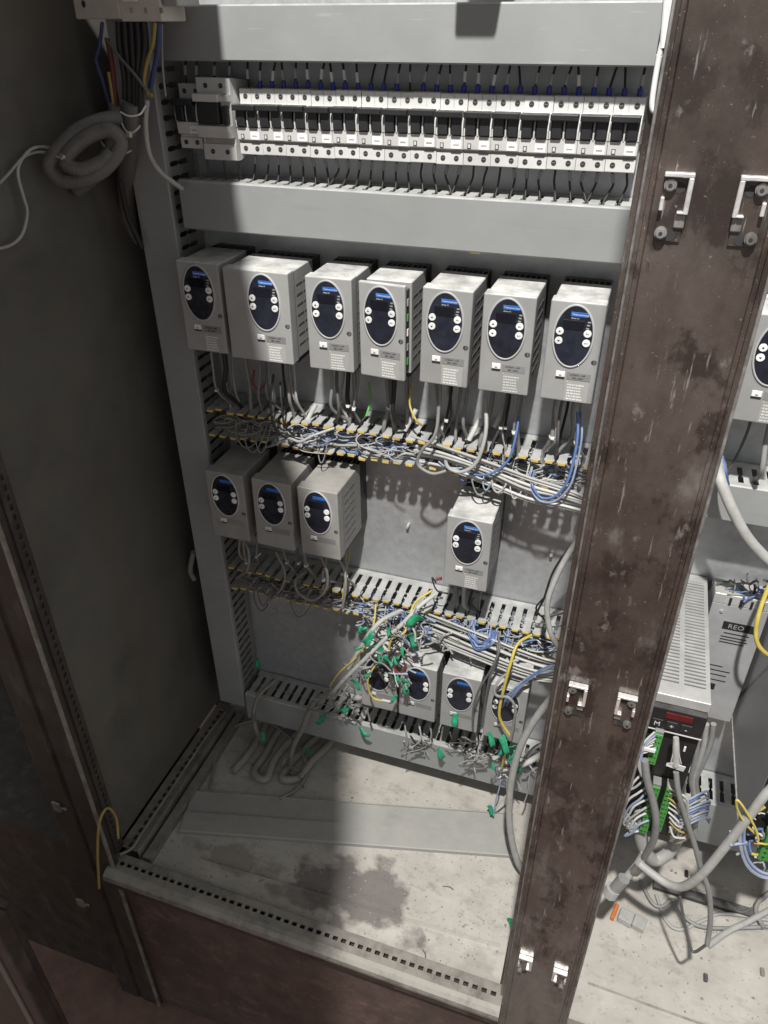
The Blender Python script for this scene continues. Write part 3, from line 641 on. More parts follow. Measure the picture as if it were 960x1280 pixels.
# fat white bundle leaving each open duct to the right
def bundle(label, path, n, r, seed, spread, cols):
    rnd = random.Random(seed)
    for i in range(n):
        off = Vector((0, rnd.uniform(-.006,.006), 0)); pts = []
        for j, (p, s_) in enumerate(path):
            pts.append(p+off+Vector((0, rnd.uniform(-.002,.002), -spread*s_*(i/(n-1)-.5)+rnd.uniform(-.0012,.0012))))
        cable('cable', pts, r*rnd.uniform(.8,1.1), rnd.choice(cols), ORD(i)+' cable from the top in the '+label, label)
bundle('white bundle sagging from the upper duct', [(P(515,560,-.06),1.2),(P(560,572,-.09),.9),(P(610,590,-.1),1),(P(660,610,-.105),1),(P(705,622,-.105),.8),(P(745,634,-.1),.6)], 9, .0026, 31, .045, ['w_white','w_light','w_white'])
bundle('white bundle sagging from the lower duct', [(P(520,775,-.07),1),(P(560,792,-.1),1),(P(610,812,-.118),1),(P(655,830,-.122),1),(P(690,838,-.12),.8),(P(730,840,-.11),.7)], 14, .0025, 32, .064, ['w_white','w_light','w_light'])

# cables from each drive down into the duct below
def drops(x, w, ztop, zduct, label, seed, n=5, cols=('w_grey','w_light','w_dark','w_black','w_grey'), D=.13):
    rnd = random.Random(seed)
    for i in range(n):
        xx = x+w*(.14+.72*(i+.5)/n)+rnd.uniform(-.006,.006); y = rnd.uniform(-D+.035,-.05)
        fx = -.695+round((xx+rnd.uniform(-.012,.012)+.695)/PITCH_F)*PITCH_F
        r = rnd.choice((.0022,.0028,.0038)); k = cols[i%len(cols)]
        h = ztop-zduct
        pts = [(xx,y,ztop+.002),(xx+rnd.uniform(-.003,.003),y-.004,ztop-.3*h),(xx+rnd.uniform(-.006,.006),y-rnd.uniform(0,.012),ztop-.65*h),(fx,-.06,zduct+.004),(fx,-.055,zduct-.02),(fx+rnd.uniform(-.02,.02),-.05,zduct-.035)]
        o = cable('cable', pts, r, k, ORD(i)+' '+label, label)
        if rnd.random() < .4:
            q = Vector(pts[2])-Vector(pts[0]); zt_ = MB(); zt_.tube([q+Vector((0,0,-.0016)), q+Vector((0,0,.0016))], r+.0012, 'white', 8); zt_.box(q.x-.001, q.x+.004, q.y-r-.004, q.y-r, q.z-.0015, q.z+.0015, 'white'); zt_.build('zip_tie', o)
nm = ['small shaded left drive','wide drive','drive right of the wide one','drive with the ajar cover','fifth top-row drive','sixth top-row drive','top-row drive by the post']
for i, x in enumerate(TOP): drops(x, .107 if i == 1 else .072, .994, .876, 'cable from the left under the '+nm[i], 50+i, 7 if i == 1 else 6)
for i, x in enumerate((-.672,-.582,-.492)): drops(x, .0745, .642, .525, 'dusty cable under the '+('left','middle','right')[i]+' shaded drive', 60+i, 4, ('w_dusty','w_dusty','w_dark'), .142)
drops(-.234, .0745, .636, .525, 'cable from the left under the single middle-row drive', 66, 5)
drops(.14, .07, 1.0, .882, 'cable under the drive behind the brown post', 67, 3, ('w_grey','w_dark'))

def pc_(name, pix, r, k, label, cat='cable', group=None, n=8):       # pix: (px, py, Y)
    return cable(name, [P(*q) for q in pix], r, k, label, group, cat, n)
# striking single wires of the upper duct
pc_('cable', [(342,468,-.09),(338,500,-.1),(342,530,-.11),(356,546,-.105),(372,540,-.08)], .0022, 'w_black', 'black looped wire left of centre, hanging under the wide drive')
pc_('cable', [(350,478,-.09),(352,505,-.105),(356,532,-.11),(368,544,-.1)], .0018, 'w_black', 'second thin black wire hanging under the wide drive')
pc_('cable', [(722,515,-.09),(722,545,-.105),(716,580,-.115),(708,604,-.12),(694,620,-.118),(676,622,-.115),(665,605,-.11),(668,590,-.08)], .0021, 'w_blue', 'thick blue wire looping below the drive next to the post')
pc_('cable', [(727,515,-.085),(727,548,-.1),(720,584,-.112),(711,610,-.12),(692,627,-.12),(672,624,-.115),(660,600,-.1),(664,588,-.075)], .0017, 'w_pale', 'pale blue wire looping below the drive next to the post')
pc_('cable', [(649,520,-.085),(644,548,-.1),(636,574,-.11),(618,590,-.112),(598,594,-.11),(580,588,-.09)], .002, 'w_blue', 'blue wire curving under the sixth drive into the tangle')
pc_('cable', [(606,495,-.08),(608,530,-.1),(604,556,-.11),(594,580,-.115),(576,590,-.115),(560,584,-.11),(556,570,-.07)], .0032, 'w_light', 'light grey cable arching out of the duct under the sixth drive')
pc_('cable', [(545,480,-.08),(548,515,-.095),(543,545,-.105),(528,562,-.11),(522,580,-.11),(540,592,-.112),(560,588,-.1)], .0028, 'w_grey', 'grey cable curving under the fifth drive into the tangle')
pc_('cable', [(461,478,-.06),(463,500,-.075),(458,520,-.085)], .0018, 'w_green', 'thin green wire under the drive with the ajar cover')
pc_('cable', [(514,482,-.06),(512,505,-.075),(520,525,-.085),(528,532,-.075)], .0018, 'w_yellow', 'thin yellow-green wire right of the ajar drive')
pc_('cable', [(318,462,-.07),(316,478,-.08),(325,488,-.08),(334,476,-.07)], .002, 'w_red', 'short red wire under the wide drive')
pc_('cable', [(418,535,-.08),(390,545,-.1),(375,552,-.105),(360,548,-.1),(345,555,-.09),(330,560,-.06)], .0024, 'w_light', 'light cable lying over the upper duct fingers near its left half')
for i, (px, py) in enumerate(((520,512),(600,524),(560,522),(632,508),(395,505))):
    p = P(px, py, -.055); q = P(px-14, py+26, -.066)
    o = cable('cable_stub', [p, q], .0042, 'w_white', '%s cut white cable stub lying on the upper duct fingers' % ORD(i), 'white cable stubs', 'cable', 8)
# cables at the post, middle row
pc_('cable', [(735,660,-.13),(712,690,-.13),(694,724,-.135),(684,756,-.14),(688,790,-.14),(700,812,-.13)], .0048, 'w_light', 'grey cable curving down beside the post at the middle row')
pc_('cable', [(738,655,-.12),(706,692,-.12),(690,718,-.12),(680,748,-.12),(672,766,-.1),(684,770,-.09),(706,766,-.08)], .0018, 'w_black', 'thin black wire looping beside the post at the middle row')
pc_('cable', [(736,668,-.12),(704,705,-.12),(684,742,-.12),(670,760,-.1),(680,774,-.085)], .0016, 'w_black', 'second thin black wire looping beside the post')
pc_('cable', [(545,728,-.09),(540,722,-.1),(546,738,-.1),(560,742,-.09)], .0014, 'w_black', 'tiny black wire at the lower left of the single drive')
pc_('red_cap', [(545,724,-.09),(552,723,-.09)], .003, 'w_red', 'small red cap beside the single middle-row drive', 'cap')
# middle row loops under shaded drives
pc_('cable', [(398,690,-.1),(408,712,-.115),(408,735,-.125),(392,750,-.128),(374,742,-.125),(369,726,-.11),(380,715,-.08)], .0028, 'w_dusty', 'dusty grey cable loop hanging under the three shaded drives')
pc_('cable', [(437,640,-.03),(436,690,-.05),(432,720,-.09),(428,748,-.1)], .0014, 'w_yellow', 'thin yellow wire dropping right of the three shaded drives')
pc_('cable', [(418,690,-.09),(430,712,-.1),(432,735,-.105),(428,760,-.1)], .0028, 'w_grey', 'grey cable under the right one of the shaded drives')
pc_('cable', [(345,690,-.1),(356,715,-.11),(352,735,-.11),(340,748,-.09)], .0024, 'w_dusty', 'dusty cable curving under the middle shaded drive')
pc_('cable', [(303,672,-.1),(311,690,-.11),(309,712,-.11),(296,722,-.09)], .003, 'w_dusty', 'dusty cable curving under the left shaded drive')

# ------------------------------------------------------------------ green taped wires at the bottom row
def flag(px, py, Y, label, s=.014, seed=0, dropz=None):
    rnd = random.Random(seed*7+int(px)); m_ = MB(); nx, nz = 5, 5
    c = P(px, py, Y); a = rnd.uniform(-1.0,1.0); vs = []; b1, b2, tw = rnd.uniform(-1.6,1.6), rnd.uniform(-2,2), rnd.uniform(-.8,.8)
    nx, nz = 5, 8; wj = [rnd.uniform(.8,1.15) for _ in range(nz)]
    for j in range(nz):
        v = j/(nz-1)-.5
        for i in range(nx):
            u = (i/(nx-1)-.5)*s*.75*wj[j]*(1.0 if 1 < j < nz-2 else .85); q = v*s*1.7; rot = tw*v
            y = s*.35*math.sin(b1+3.2*v)+s*.12*math.sin(b2+u/s*5)+u*math.sin(rot); u = u*math.cos(rot)+s*.25*math.sin(b2+2.4*v)
            vs.append((u*math.cos(a)-q*math.sin(a), y, u*math.sin(a)+q*math.cos(a)))
    n = len(vs); vs += [(x, y+.0009, z) for x,y,z in vs]; fs = []
    for j in range(nz-1):
        for i in range(nx-1):
            q = j*nx+i; fs.append((q,q+1,q+nx+1,q+nx)); fs.append((n+q,n+q+nx,n+q+nx+1,n+q+1))
    ring = [i for i in range(nx)]+[j*nx+nx-1 for j in range(1,nz)]+[(nz-1)*nx+i for i in range(nx-2,-1,-1)]+[j*nx for j in range(nz-2,0,-1)]
    for i in range(len(ring)): a_, b_ = ring[i], ring[(i+1)%len(ring)]; fs.append((b_,a_,n+a_,n+b_))
    m_.add(vs, fs, 'tape', True)
    return tag(m_.build('tape_flag', None, c), label, 'tape', 'green tape flags')
FL = [(521,778,-.17,'large green tape wad at the top of the taped wires',.016),(458,797,-.17,'green tape round the leftmost wire strand',.014),(473,818,-.17,'green tape flap above the half hidden keypad',.017),
 (516,800,-.17,'green tape flag under the large tape wad',.014),(495,848,-.165,'green tape strip between the two left bottom drives',.012),(509,858,-.165,'green tape flag hanging over the second bottom keypad',.014),
 (492,874,-.165,'small green tape piece at the foot of the half hidden drive',.009),(444,857,-.15,'green tape piece left of the half hidden drive',.011),(432,885,-.125,'green tape wad on the left end of the bottom duct',.014),
 (400,898,-.115,'green tape flag on the front of the bottom duct, far left',.014),(456,914,-.11,'green tape flag hanging on the front of the bottom duct',.013),(551,942,-.11,'green tape flag in front of the bottom duct under the drives',.012),
 (570,900,-.165,'green tape flag below the third bottom keypad',.012),(613,925,-.16,'green tape flag at the left foot of the crossed drive',.012),(630,932,-.16,'green tape wad below the yellow-green wire',.015),
 (641,944,-.155,'green tape piece right of the wad below the yellow-green wire',.011),(648,967,-.13,'green tape piece by the white cable at the duct end',.009),(612,1014,-.11,'green tape flag hanging over the loose duct cover',.011),
 (618,1032,-.11,'lower green tape flag hanging over the loose duct cover',.012),(328,922,-.15,'faint green tape piece on the dusty coil',.01),(322,830,-.085,'faint green tape piece by the vertical duct',.012),(384,940,-.1,'small dark green tape piece beside the dusty coil',.009)]
for i, (px, py, Y, lb, s) in enumerate(FL): flag(px, py, Y, lb, s*1.25, i)
for i in range(14):
    r_ = random.Random(500+i); flag(478+r_.uniform(-30,42), 815+r_.uniform(-38,40), -.172+r_.uniform(-.012,.004), ORD(i)+' small green tape scrap among the taped wires at the bottom drives', .0085, 60+i)
for i in range(6):
    r_ = random.Random(540+i); flag(632+r_.uniform(-26,26), 940+r_.uniform(-18,22), -.15, ORD(i)+' small green tape scrap round the right wire ends of the bottom row', .0085, 80+i)
g = PZ(638, 1156, .01); o = flag(638, 1156, g.y, 'green tape ball on the floor beside the post foot', .014, 40)
# strands
pc_('cable', [(545,742,-.1),(524,758,-.13),(505,778,-.15),(480,800,-.16),(455,825,-.165),(430,850,-.15),(410,872,-.12)], .0042, 'w_white', 'fat white cable running from the lower duct to the left taped wires')
pc_('cable', [(500,764,-.1),(478,775,-.13),(462,792,-.15),(448,815,-.155),(436,835,-.15)], .0048, 'w_light', 'fat light grey cable at the left edge of the taped wires')
pc_('cable', [(540,738,-.1),(520,752,-.12),(512,770,-.14),(506,790,-.16),(490,798,-.165),(486,812,-.165)], .0022, 'w_yellow', 'yellow wire bending through the taped wires')
pc_('cable', [(470,755,-.09),(467,780,-.12),(460,800,-.16),(445,822,-.16),(425,840,-.15),(412,858,-.13)], .0018, 'w_yellow', 'thin yellow-green wire at the left of the taped wires')
pc_('cable', [(470,830,-.17),(461,845,-.175),(460,858,-.175),(466,872,-.172),(478,876,-.17)], .002, 'w_yellow', 'yellow wire arc over the half hidden keypad')
pc_('cable', [(478,875,-.172),(488,877,-.172)], .0026, 'w_white', 'white sleeve at the end of the yellow arc', 'sleeve')
pc_('cable', [(664,794,-.1),(647,805,-.13),(638,830,-.155),(630,860,-.16),(624,890,-.162),(628,905,-.16),(638,920,-.16)], .0028, 'w_yellow', 'yellow-green wire crossing the rightmost bottom drive')
pc_('cable', [(634,935,-.15),(630,948,-.14),(627,960,-.13)], .0026, 'w_yellow', 'short yellow end below the green wad')
pc_('cable', [(622,790,-.11),(624,812,-.14),(615,835,-.155),(600,860,-.16),(592,885,-.162),(591,910,-.16)], .0022, 'w_dark', 'dark wire hanging between the two right bottom drives')
pc_('cable', [(620,792,-.11),(622,820,-.14),(612,848,-.158),(606,880,-.16),(602,910,-.158)], .0022, 'w_dark', 'second dark wire hanging between the two right bottom drives')
pc_('cable', [(640,838,-.13),(626,848,-.155),(618,862,-.165),(622,870,-.168),(636,872,-.17),(644,885,-.17),(642,905,-.165),(638,925,-.16)], .0026, 'w_grey', 'grey wire bending over the rightmost bottom keypad')
pc_('cable', [(760,820,-.2),(712,850,-.2),(690,872,-.2),(665,905,-.2),(648,940,-.205),(638,985,-.21),(637,1030,-.215),(644,1068,-.22),(655,1090,-.225),(680,1110,-.24)], .0066, 'w_light', 'thick light grey cable arching out from the post to the floor')
pc_('cable', [(625,962,-.11),(655,955,-.11),(685,938,-.1),(712,925,-.1)], .006, 'w_white', 'white cable end pointing left at the right end of the bottom duct')
pc_('cable', [(655,952,-.1),(668,935,-.095),(690,926,-.09),(712,920,-.085)], .004, 'w_light', 'light cable behind the white cable end')
pc_('cable', [(626,955,-.11),(625,980,-.115),(620,1000,-.115),(617,1020,-.115)], .0014, 'w_pale', 'thin blue wire carrying the green flags over the duct cover')
pc_('cable', [(640,985,-.11),(628,1000,-.115),(620,1010,-.115)], .002, 'w_white', 'white wire end by the hanging green flags')
pc_('cable', [(500,815,-.17),(492,830,-.172),(500,842,-.172),(508,830,-.17)], .002, 'w_red', 'red wire curl in the middle of the taped wires')
pc_('cable', [(495,812,-.165),(484,824,-.17),(486,838,-.172),(496,846,-.17)], .0022, 'w_black', 'black wire curl in the middle of the taped wires')
# uncountable short ends around the bottom row
def frizz(label, centres, n, seed, cols, r=(.0011,.0016,.0022)):
    rnd = random.Random(seed); m_ = MB()
    for (px, py, Y, s) in centres:
        c = P(px, py, Y)
        for i in range(n):
            p = c+Vector((rnd.gauss(0,s*.5), rnd.gauss(0,s*.25), rnd.gauss(0,s*.5))); d = Vector((rnd.gauss(0,1), rnd.gauss(0,.4), rnd.gauss(0,1)-.6)).normalized()*s*.24; pts = []
            for j in range(rnd.randint(4,7)):
                pts.append(p.copy()); p = p+d; d = (d+Vector((rnd.gauss(0,.35), rnd.gauss(0,.25), rnd.gauss(0,.35)))*s*.2)
                p.y = min(p.y, Y+s*.3)
            m_.tube(pts, rnd.choice(r), rnd.choice(cols), 5, 4)
    o = m_.build('wire_ends'); stuff(o); return tag(o, label, 'wires')
frizz('tangled bare wire ends and sleeves among the green tape at the bottom drives', [(500,805,-.165,.03),(485,830,-.17,.03),(510,790,-.16,.03),(470,812,-.165,.025),(505,845,-.168,.02)], 9, 3, ['w_grey','w_light','w_dark','w_black','w_white','w_grey','w_pale'])
frizz('bent wire ends sticking out over the bottom duct under the drives', [(515,930,-.1,.022),(530,935,-.105,.022),(580,945,-.12,.028),(600,935,-.13,.03),(625,955,-.12,.035),(640,960,-.12,.03),(660,955,-.1,.03)], 8, 4, ['w_grey','w_light','w_dark','w_black','w_white','w_grey','w_dark'])
frizz('dusty wire ends at the shaded left of the bottom row', [(440,850,-.15,.028),(425,870,-.13,.028),(410,885,-.11,.025),(445,880,-.12,.025),(365,960,-.14,.03)], 10, 8, ['w_dusty','w_dark','w_dusty','w_grey'])
frizz('pale wire curls at the left mouth of the lower duct', [(462,775,-.11,.03),(475,790,-.12,.03),(545,790,-.1,.03),(570,800,-.11,.03)], 8, 9, ['w_grey','w_light','w_pale'])
for i, (px, py, Y) in enumerate(((505,925,-.1),(522,918,-.1),(535,915,-.1),(592,925,-.1),(578,922,-.1))):
    cable('cable', [P(px,py-28,Y+.03), P(px+2,py-12,Y), P(px+4,py+6,Y-.01), P(px-4,py+14,Y-.005)], .002, ('w_grey','w_light')[i%2], '%s bent grey wire end under the bottom drives, counted from the left' % ORD(i), 'bent wire ends')
# blue coil in the lower duct mouth
for i in range(9):
    r_ = random.Random(90+i); j = lambda s=5: r_.uniform(-s,s)
    pc_('wire', [(592+j(),775,-.09),(590+j(),792+j(),-.115),(600+j(),808+j(),-.125),(614+j(),800+j(),-.125),(618+j(),785+j(),-.1)], .0016, ('w_blue','w_pale')[i%3 == 2], '%s blue wire in the coil spilling from the lower duct' % ORD(i), 'wire', 'blue coil')
for i in range(6):
    r_ = random.Random(120+i); j = lambda s=5: r_.uniform(-s,s)
    pc_('wire', [(712,835+j(8),-.13),(690+j(),835+j(),-.14),(660+j(),845+j(),-.145),(640+j(),868+j(),-.15),(630+j(),880+j(),-.14)], .0015, ('w_pale','w_blue','w_grey')[i%3], '%s thin blue or grey wire slanting from the post over the rightmost bottom drive' % ORD(i), 'wire', 'slanting wires')
# dusty coil on the floor, left
o_, ux, vx = PZ(285,975,0), (PZ(345,900,0)-PZ(285,975,0)), (PZ(372,985,0)-PZ(285,975,0))
dc = []
for i in range(5):
    f_ = i/4
    ends = [.08, .38, .7, .95] if i % 2 == 0 else [.95, .7, .38, .08]
    for e_ in ends: dc.append(o_+ux*(e_*(1-.18*f_)+.05*math.sin(i*2.1))+vx*(f_+.05*math.sin(e_*5+i))+Vector((0,0,.011+.004*math.sin(i*3+e_*4))))
cable('floor_hose', dc, .0095, 'w_pile', 'dusty flat hose folded in bends on the floor at the back left', None, 'hose', 8, 6)
cable('cable', [PZ(262,985,.01),PZ(275,930,.014),PZ(300,905,.016),PZ(335,903,.02),PZ(370,930,.02),PZ(384,962,.014),PZ(372,985,.01),PZ(350,998,.01)], .0035, 'w_dusty', 'dusty cable bowed round the folded hose on the floor')
p1 = P(345,850,-.06); cable('cable', [p1, P(325,868,-.1), P(317,890,-.12), P(320,912,-.15), PZ(330,930,.01)], .005, 'w_dusty', 'dusty cable hanging over the left end of the bottom duct')
cable('cable', [P(402,868,-.07), P(388,885,-.1), P(378,910,-.11), P(366,935,-.12), PZ(362,960,.008)], .006, 'w_dusty', 'thick dusty cable hanging over the bottom duct left of the flags')
cable('cable', [PZ(282,890,.035), PZ(262,915,.04), PZ(235,955,.036), PZ(205,1000,.036), PZ(178,1040,.038), PZ(165,1060,.036), PZ(150,1068,.036)], .0028, 'w_dusty', 'dusty wire lying along the left floor rail')
cable('cable', [PX(124,1110,-.795), PX(122,1070,-.79), PX(124,1030,-.785), PX(134,1010,-.78), PX(145,1022,-.775), PX(148,1048,-.765)], .0026, 'w_dyellow', 'yellow wire loop at the front left corner of the floor')
pc_('cable', [(40,1050,-.44),(55,1055,-.44),(70,1072,-.44),(78,1090,-.44)], .0024, 'w_yellow', 'dim yellow wire at the left edge beyond the post')

# ------------------------------------------------------------------ top left: terminal block with stripped cables
tb = thing('terminal_block', 'cream terminal block with stripped cables at the top left corner', 'terminal block', P(150,26,-.15))
b0 = Vector(tb.location)
def tbx(name, px0, px1, py, dz, k, y0=-.15, y1=-.09, parent=tb):
    a, b = P(px0,py,y0)-b0, P(px1,py,y0)-b0
    return MB().cbox(a.x, b.x, 0+(y0+.15), (y1+.15), a.z, a.z+dz, k, .0018, 2).build(name, parent)
h1 = tbx('fuse_holder', 95, 151, 24, .08, 'cream'); p = P(104,5,-.151)-b0; MB().disc((p.x,p.z), .0028, .004, -.0008, .001, 'hole', 14).build('screw_hole', h1)
h2 = tbx('terminal_row', 152, 203, 27, .08, 'cream', -.148); tbx('cover_strip', 152, 170, 2, .03, 'white', -.156, -.149)
for px in (164, 182, 201):
    p = P(px, 13, -.149)-b0; MB().cbox(p.x-.0022, p.x+.0022, -.0012+.002, .004, p.z-.003, p.z+.003, 'bkgrey', .0005, 1).build('screw_hole', h2)
tbx('end_clamp', 204, 222, 8, .03, 'bkgrey', -.145)
TLG = 'top left cable cores'
pc_('cable', [(128,28,-.14),(124,60,-.14),(120,75,-.14),(128,100,-.135),(138,135,-.13)], .0024, 'w_dblue', 'blue core at the left of the stripped cables')
pc_('cable', [(134,48,-.14),(140,80,-.14),(143,110,-.14),(146,138,-.138)], .0034, 'w_dred', 'brown-red core of the stripped cable under the terminal block')
pc_('cable', [(136,90,-.142),(140,115,-.142),(143,138,-.14)], .0026, 'w_dyellow', 'yellow core beside the brown-red one')
for i, (a, b) in enumerate(((148,156),(156,162),(164,168),(172,172),(180,176))):
    pc_('cable', [(a,27,-.138),(a+2,60,-.14),(b,100,-.14),(b,145,-.135)], .0042, 'w_black', '%s black core running from the terminal block into the sheath, counted from the left' % ORD(i), 'cable', 'black cores')
pc_('cable', [(132,48,-.145),(150,72,-.15),(170,95,-.148),(184,115,-.14)], .0022, 'w_dark', 'dark wire crossing in front of the stripped cores')
pc_('cable', [(194,28,-.14),(191,55,-.14),(183,80,-.14),(180,105,-.14),(186,118,-.138),(190,119,-.138)], .0026, 'w_dyellow', 'yellow-green core at the right of the stripped cables')
pc_('cable', [(199,28,-.135),(198,60,-.135),(193,85,-.13),(188,110,-.125)], .0034, 'w_dblue', 'dull blue core at the right of the stripped cables')
pc_('cable', [(202,30,-.13),(203,80,-.12),(207,120,-.11)], .0016, 'w_grey', 'thin grey wire right of the stripped cores')
s1 = pc_('cable', [(146,132,-.14),(143,160,-.14),(134,190,-.145),(118,218,-.15),(96,238,-.155)], .011, 'w_hose', 'grey cable sheath bending left below the terminal block')
s2 = pc_('cable', [(165,128,-.137),(163,160,-.13),(160,190,-.11),(158,225,-.08),(160,262,-.045),(166,300,-.02)], .0135, 'w_hose', 'thick grey cable sheath running down beside the vertical duct', 'cable')
pc_('cable', [(184,125,-.13),(182,155,-.13),(186,190,-.125),(198,212,-.12),(214,226,-.11),(228,236,-.095)], .0036, 'w_light', 'thin grey cable bending right to the second duct')
pc_('zip_tie', [(151,140,-.152),(158,144,-.155),(166,145,-.156),(176,142,-.153),(182,132,-.14)], .0012, 'white', 'upper white cable tie round the stripped cables', 'cable tie')
pc_('zip_tie', [(152,154,-.15),(156,162,-.153),(163,166,-.154),(170,163,-.152),(175,157,-.148)], .0014, 'cream', 'middle white cable tie with its knob', 'cable tie')
pc_('zip_tie', [(126,177,-.156),(134,186,-.16),(148,191,-.16),(158,191,-.156),(164,188,-.15)], .0013, 'w_light', 'lower cable tie holding the two grey sheaths', 'cable tie')
p = P(161,168,-.154); tag(MB().cbox(-.004,.004,-.003,.003,-.004,.004,'cream',.0015,2).build('tie_knob', None, p), 'cream knob of the middle cable tie', 'cable tie')
# spiral hose coil
hc = [P(*q) for q in ((150,146,-.145),(122,152,-.17),(92,167,-.19),(68,193,-.21),(62,210,-.215),(80,226,-.21),(110,223,-.2),(136,206,-.185),(151,180,-.172),(138,163,-.178),(112,170,-.19),(88,190,-.205),(83,204,-.21),(102,212,-.205),(126,203,-.19),(140,190,-.18))]
hose = cable('hose_coil', hc, lambda t: .0098+.00015*math.sin(t*500), 'w_hose', 'flattened coil of grey hose hanging on the left wall', None, 'hose', 10, 22)
cable('cable', [P(80,196,-.22)]+[PX(*q,-.808) for q in ((62,185),(42,185),(28,198),(22,216),(29,245),(34,265),(28,292),(14,306),(-8,312))], .0022, 'w_light', 'thin pale wire looping down from the hose coil')
cable('cable', [P(78,198,-.22)]+[PX(*q,-.808) for q in ((52,190),(30,196),(10,218),(-8,236))], .002, 'w_light', 'thin pale wire running left from the hose coil')
pc_('cable', [(242,690,-.06),(238,712,-.055),(243,724,-.05)], .006, 'w_grey', 'grey cable end peeping out left of the vertical duct')
pc_('cable', [(150,225,-.12),(160,270,-.11),(178,310,-.1)], .004, 'w_black', 'black cable behind the grey sheaths on the left')

# ------------------------------------------------------------------ right bay devices
sv = thing('servo_controller', 'pale slotted servo controller with red display and M key', 'controller', (.152, -.002, .36))
SW, SD, SH = .038, .298, .30
MB().box(-SW, SW, -SD+.004, 0, .0, SH-.004, 'servo').build('chassis', sv)
top = MB(); 
# slotted lid: real openings between the bars
def lid():
    m_ = MB(); z0, z1 = SH-.0035, SH-.0015
    m_.box(-SW, SW, -SD, -SD+.026, z0, z1, 'servo'); m_.box(-SW, SW, -.02, 0, z0, z1, 'servo')
    m_.box(-SW, -SW+.006, -SD+.026, -.02, z0, z1, 'servo'); m_.box(SW-.006, SW, -SD+.026, -.02, z0, z1, 'servo'); 
    xs = [(-SW+.006, -.004), (.003, SW-.006)]
    m_.box(-.004, .003, -SD+.026, -.02, z0, z1, 'servo')
    y = -SD+.026
    while y < -.024:
        for j, (a, b) in enumerate(xs):
            m_.box(a, b, y+.0032, y+.0076, z0, z1, 'servo')
        y += .0076
    return m_
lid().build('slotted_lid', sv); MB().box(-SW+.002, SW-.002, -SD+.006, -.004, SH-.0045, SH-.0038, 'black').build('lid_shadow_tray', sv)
MB().cbox(-SW-.001, SW+.001, -SD-.002, -SD+.006, SH-.018, SH-.001, 'servo', .001, 1).build('lid_fold', sv)
fp_ = MB().cbox(-SW, SW, -SD-.012, -SD+.004, SH-.062, SH-.0185, 'black', .002, 2).build('display_panel', sv)
MB().cbox(-.016, .02, -SD-.0135, -SD-.0115, SH-.0345, SH-.0235, 'red_lens', .0005, 1).build('red_window', fp_)
for i, ch in enumerate('M+-'):
    x = -.024+i*.0195
    k_ = MB().cbox(x-.0078, x+.0078, -SD-.0135, -SD-.0115, SH-.056, SH-.040, 'ink', .001, 1).build('key', fp_)
    obj('lettering', text_mesh(ch, .0115, 'print', 'CENTER'), fp_, (x, -SD-.0139, SH-.052))
MB().box(-SW, SW, -SD-.0128, -SD-.0118, SH-.0625, SH-.061, 'print').build('panel_line', fp_)
MB().cbox(-SW, SW, -SD-.002, -SD+.006, .0, SH-.0625, 'black', .001, 1).build('front_plate', sv)
def connector(px0, py0, px1, py1, n, parent, wd=.011, Y=-.305):
    a, b = P(px0,py0,Y), P(px1,py1,Y); o0 = Vector(sv.location) if parent is sv else Vector(parent.location)
    a, b = a-o0, b-o0; x = (a.x+b.x)/2; H_ = a.z-b.z
    c = MB().cbox(x-wd/2, x+wd/2, Y-o0.y-.014, Y-o0.y+.002, b.z, a.z, 'conn', .0008, 1)
    for i in range(n): z = b.z+H_*(i+.5)/n; c.disc((x+wd*.2, z), .0012, .0012, Y-o0.y-.0146, Y-o0.y-.014, 'hole', 8); c.box(x-wd*.4, x-wd*.05, Y-o0.y-.0146, Y-o0.y-.014, z-.001, z+.001, 'hole')
    o = c.build('green_connector', parent); MB().cbox(x-wd/2, x+wd/2, Y-o0.y-.013, Y-o0.y+.002, a.z, a.z+.006, 'w_grey', .0006, 1).build('connector_cap', o); return o
connector(826,910,812,946,6,sv,.012); connector(822,975,803,1032,10,sv,.012); connector(838,978,822,1030,10,sv,.011)
for (px, py) in ((862,914),(856,935)):
    p = P(px,py,-.302)-Vector(sv.location); MB().cbox(p.x-.0015, p.x+.0015, p.y-.002, p.y, p.z-.006, p.z+.004, 'white', .0004, 1).build('label_strip', sv)
p = P(848,787,-.2); 
pc_('cable', [(846,789,-.14),(838,783,-.145),(828,779,-.15)], .003, 'w_yellow', 'yellow earth wire screwed to the slotted lid')
# filter with printed panel
fl = thing('line_filter', 'grey filter box with black print behind the slotted controller', 'filter box', (.243, -.002, .40))
MB().cbox(-.045, .04, -.06, 0, 0, .255, 'grey_box', .001, 1).build('filter_case', fl)
MB().cbox(-.045, .04, -.061, -.02, .2555, .275, 'servo', .001, 1).build('terminal_strip', fl)
for i in range(4): MB().box(-.022+i*.016, -.018+i*.016, -.0622, -.06, .256, .27, 'ink').build('slot', fl)
fo = MB().box(-.02, .032, -.0606, -.06, .205, .221, 'ink').build('print_block', fl); obj('lettering', text_mesh('REO', .013, 'grey_box', 'LEFT'), fl, (-.012, -.061, .2085))
pm_ = MB()
for i, (x0,x1,z) in enumerate(((-.015,.024,.196),(-.018,.022,.188),(-.018,.024,.182),(-.018,.02,.176),(-.03,.0,.122),(-.03,.014,.112),(-.03,.01,.102),(-.03,.012,.09))): pm_.box(x0, x1, -.0603, -.06, z, z+.0022, 'ink')
MB().box(-.03,-.002,-.0603,-.06,.068,.082,'ink').build('print_block', fl); stuff(pm_.build('printed_text', fl))
MB().disc((-.028,.24), .0025, .0025, -.0625, -.06, 'steel', 12).build('screw', fl)
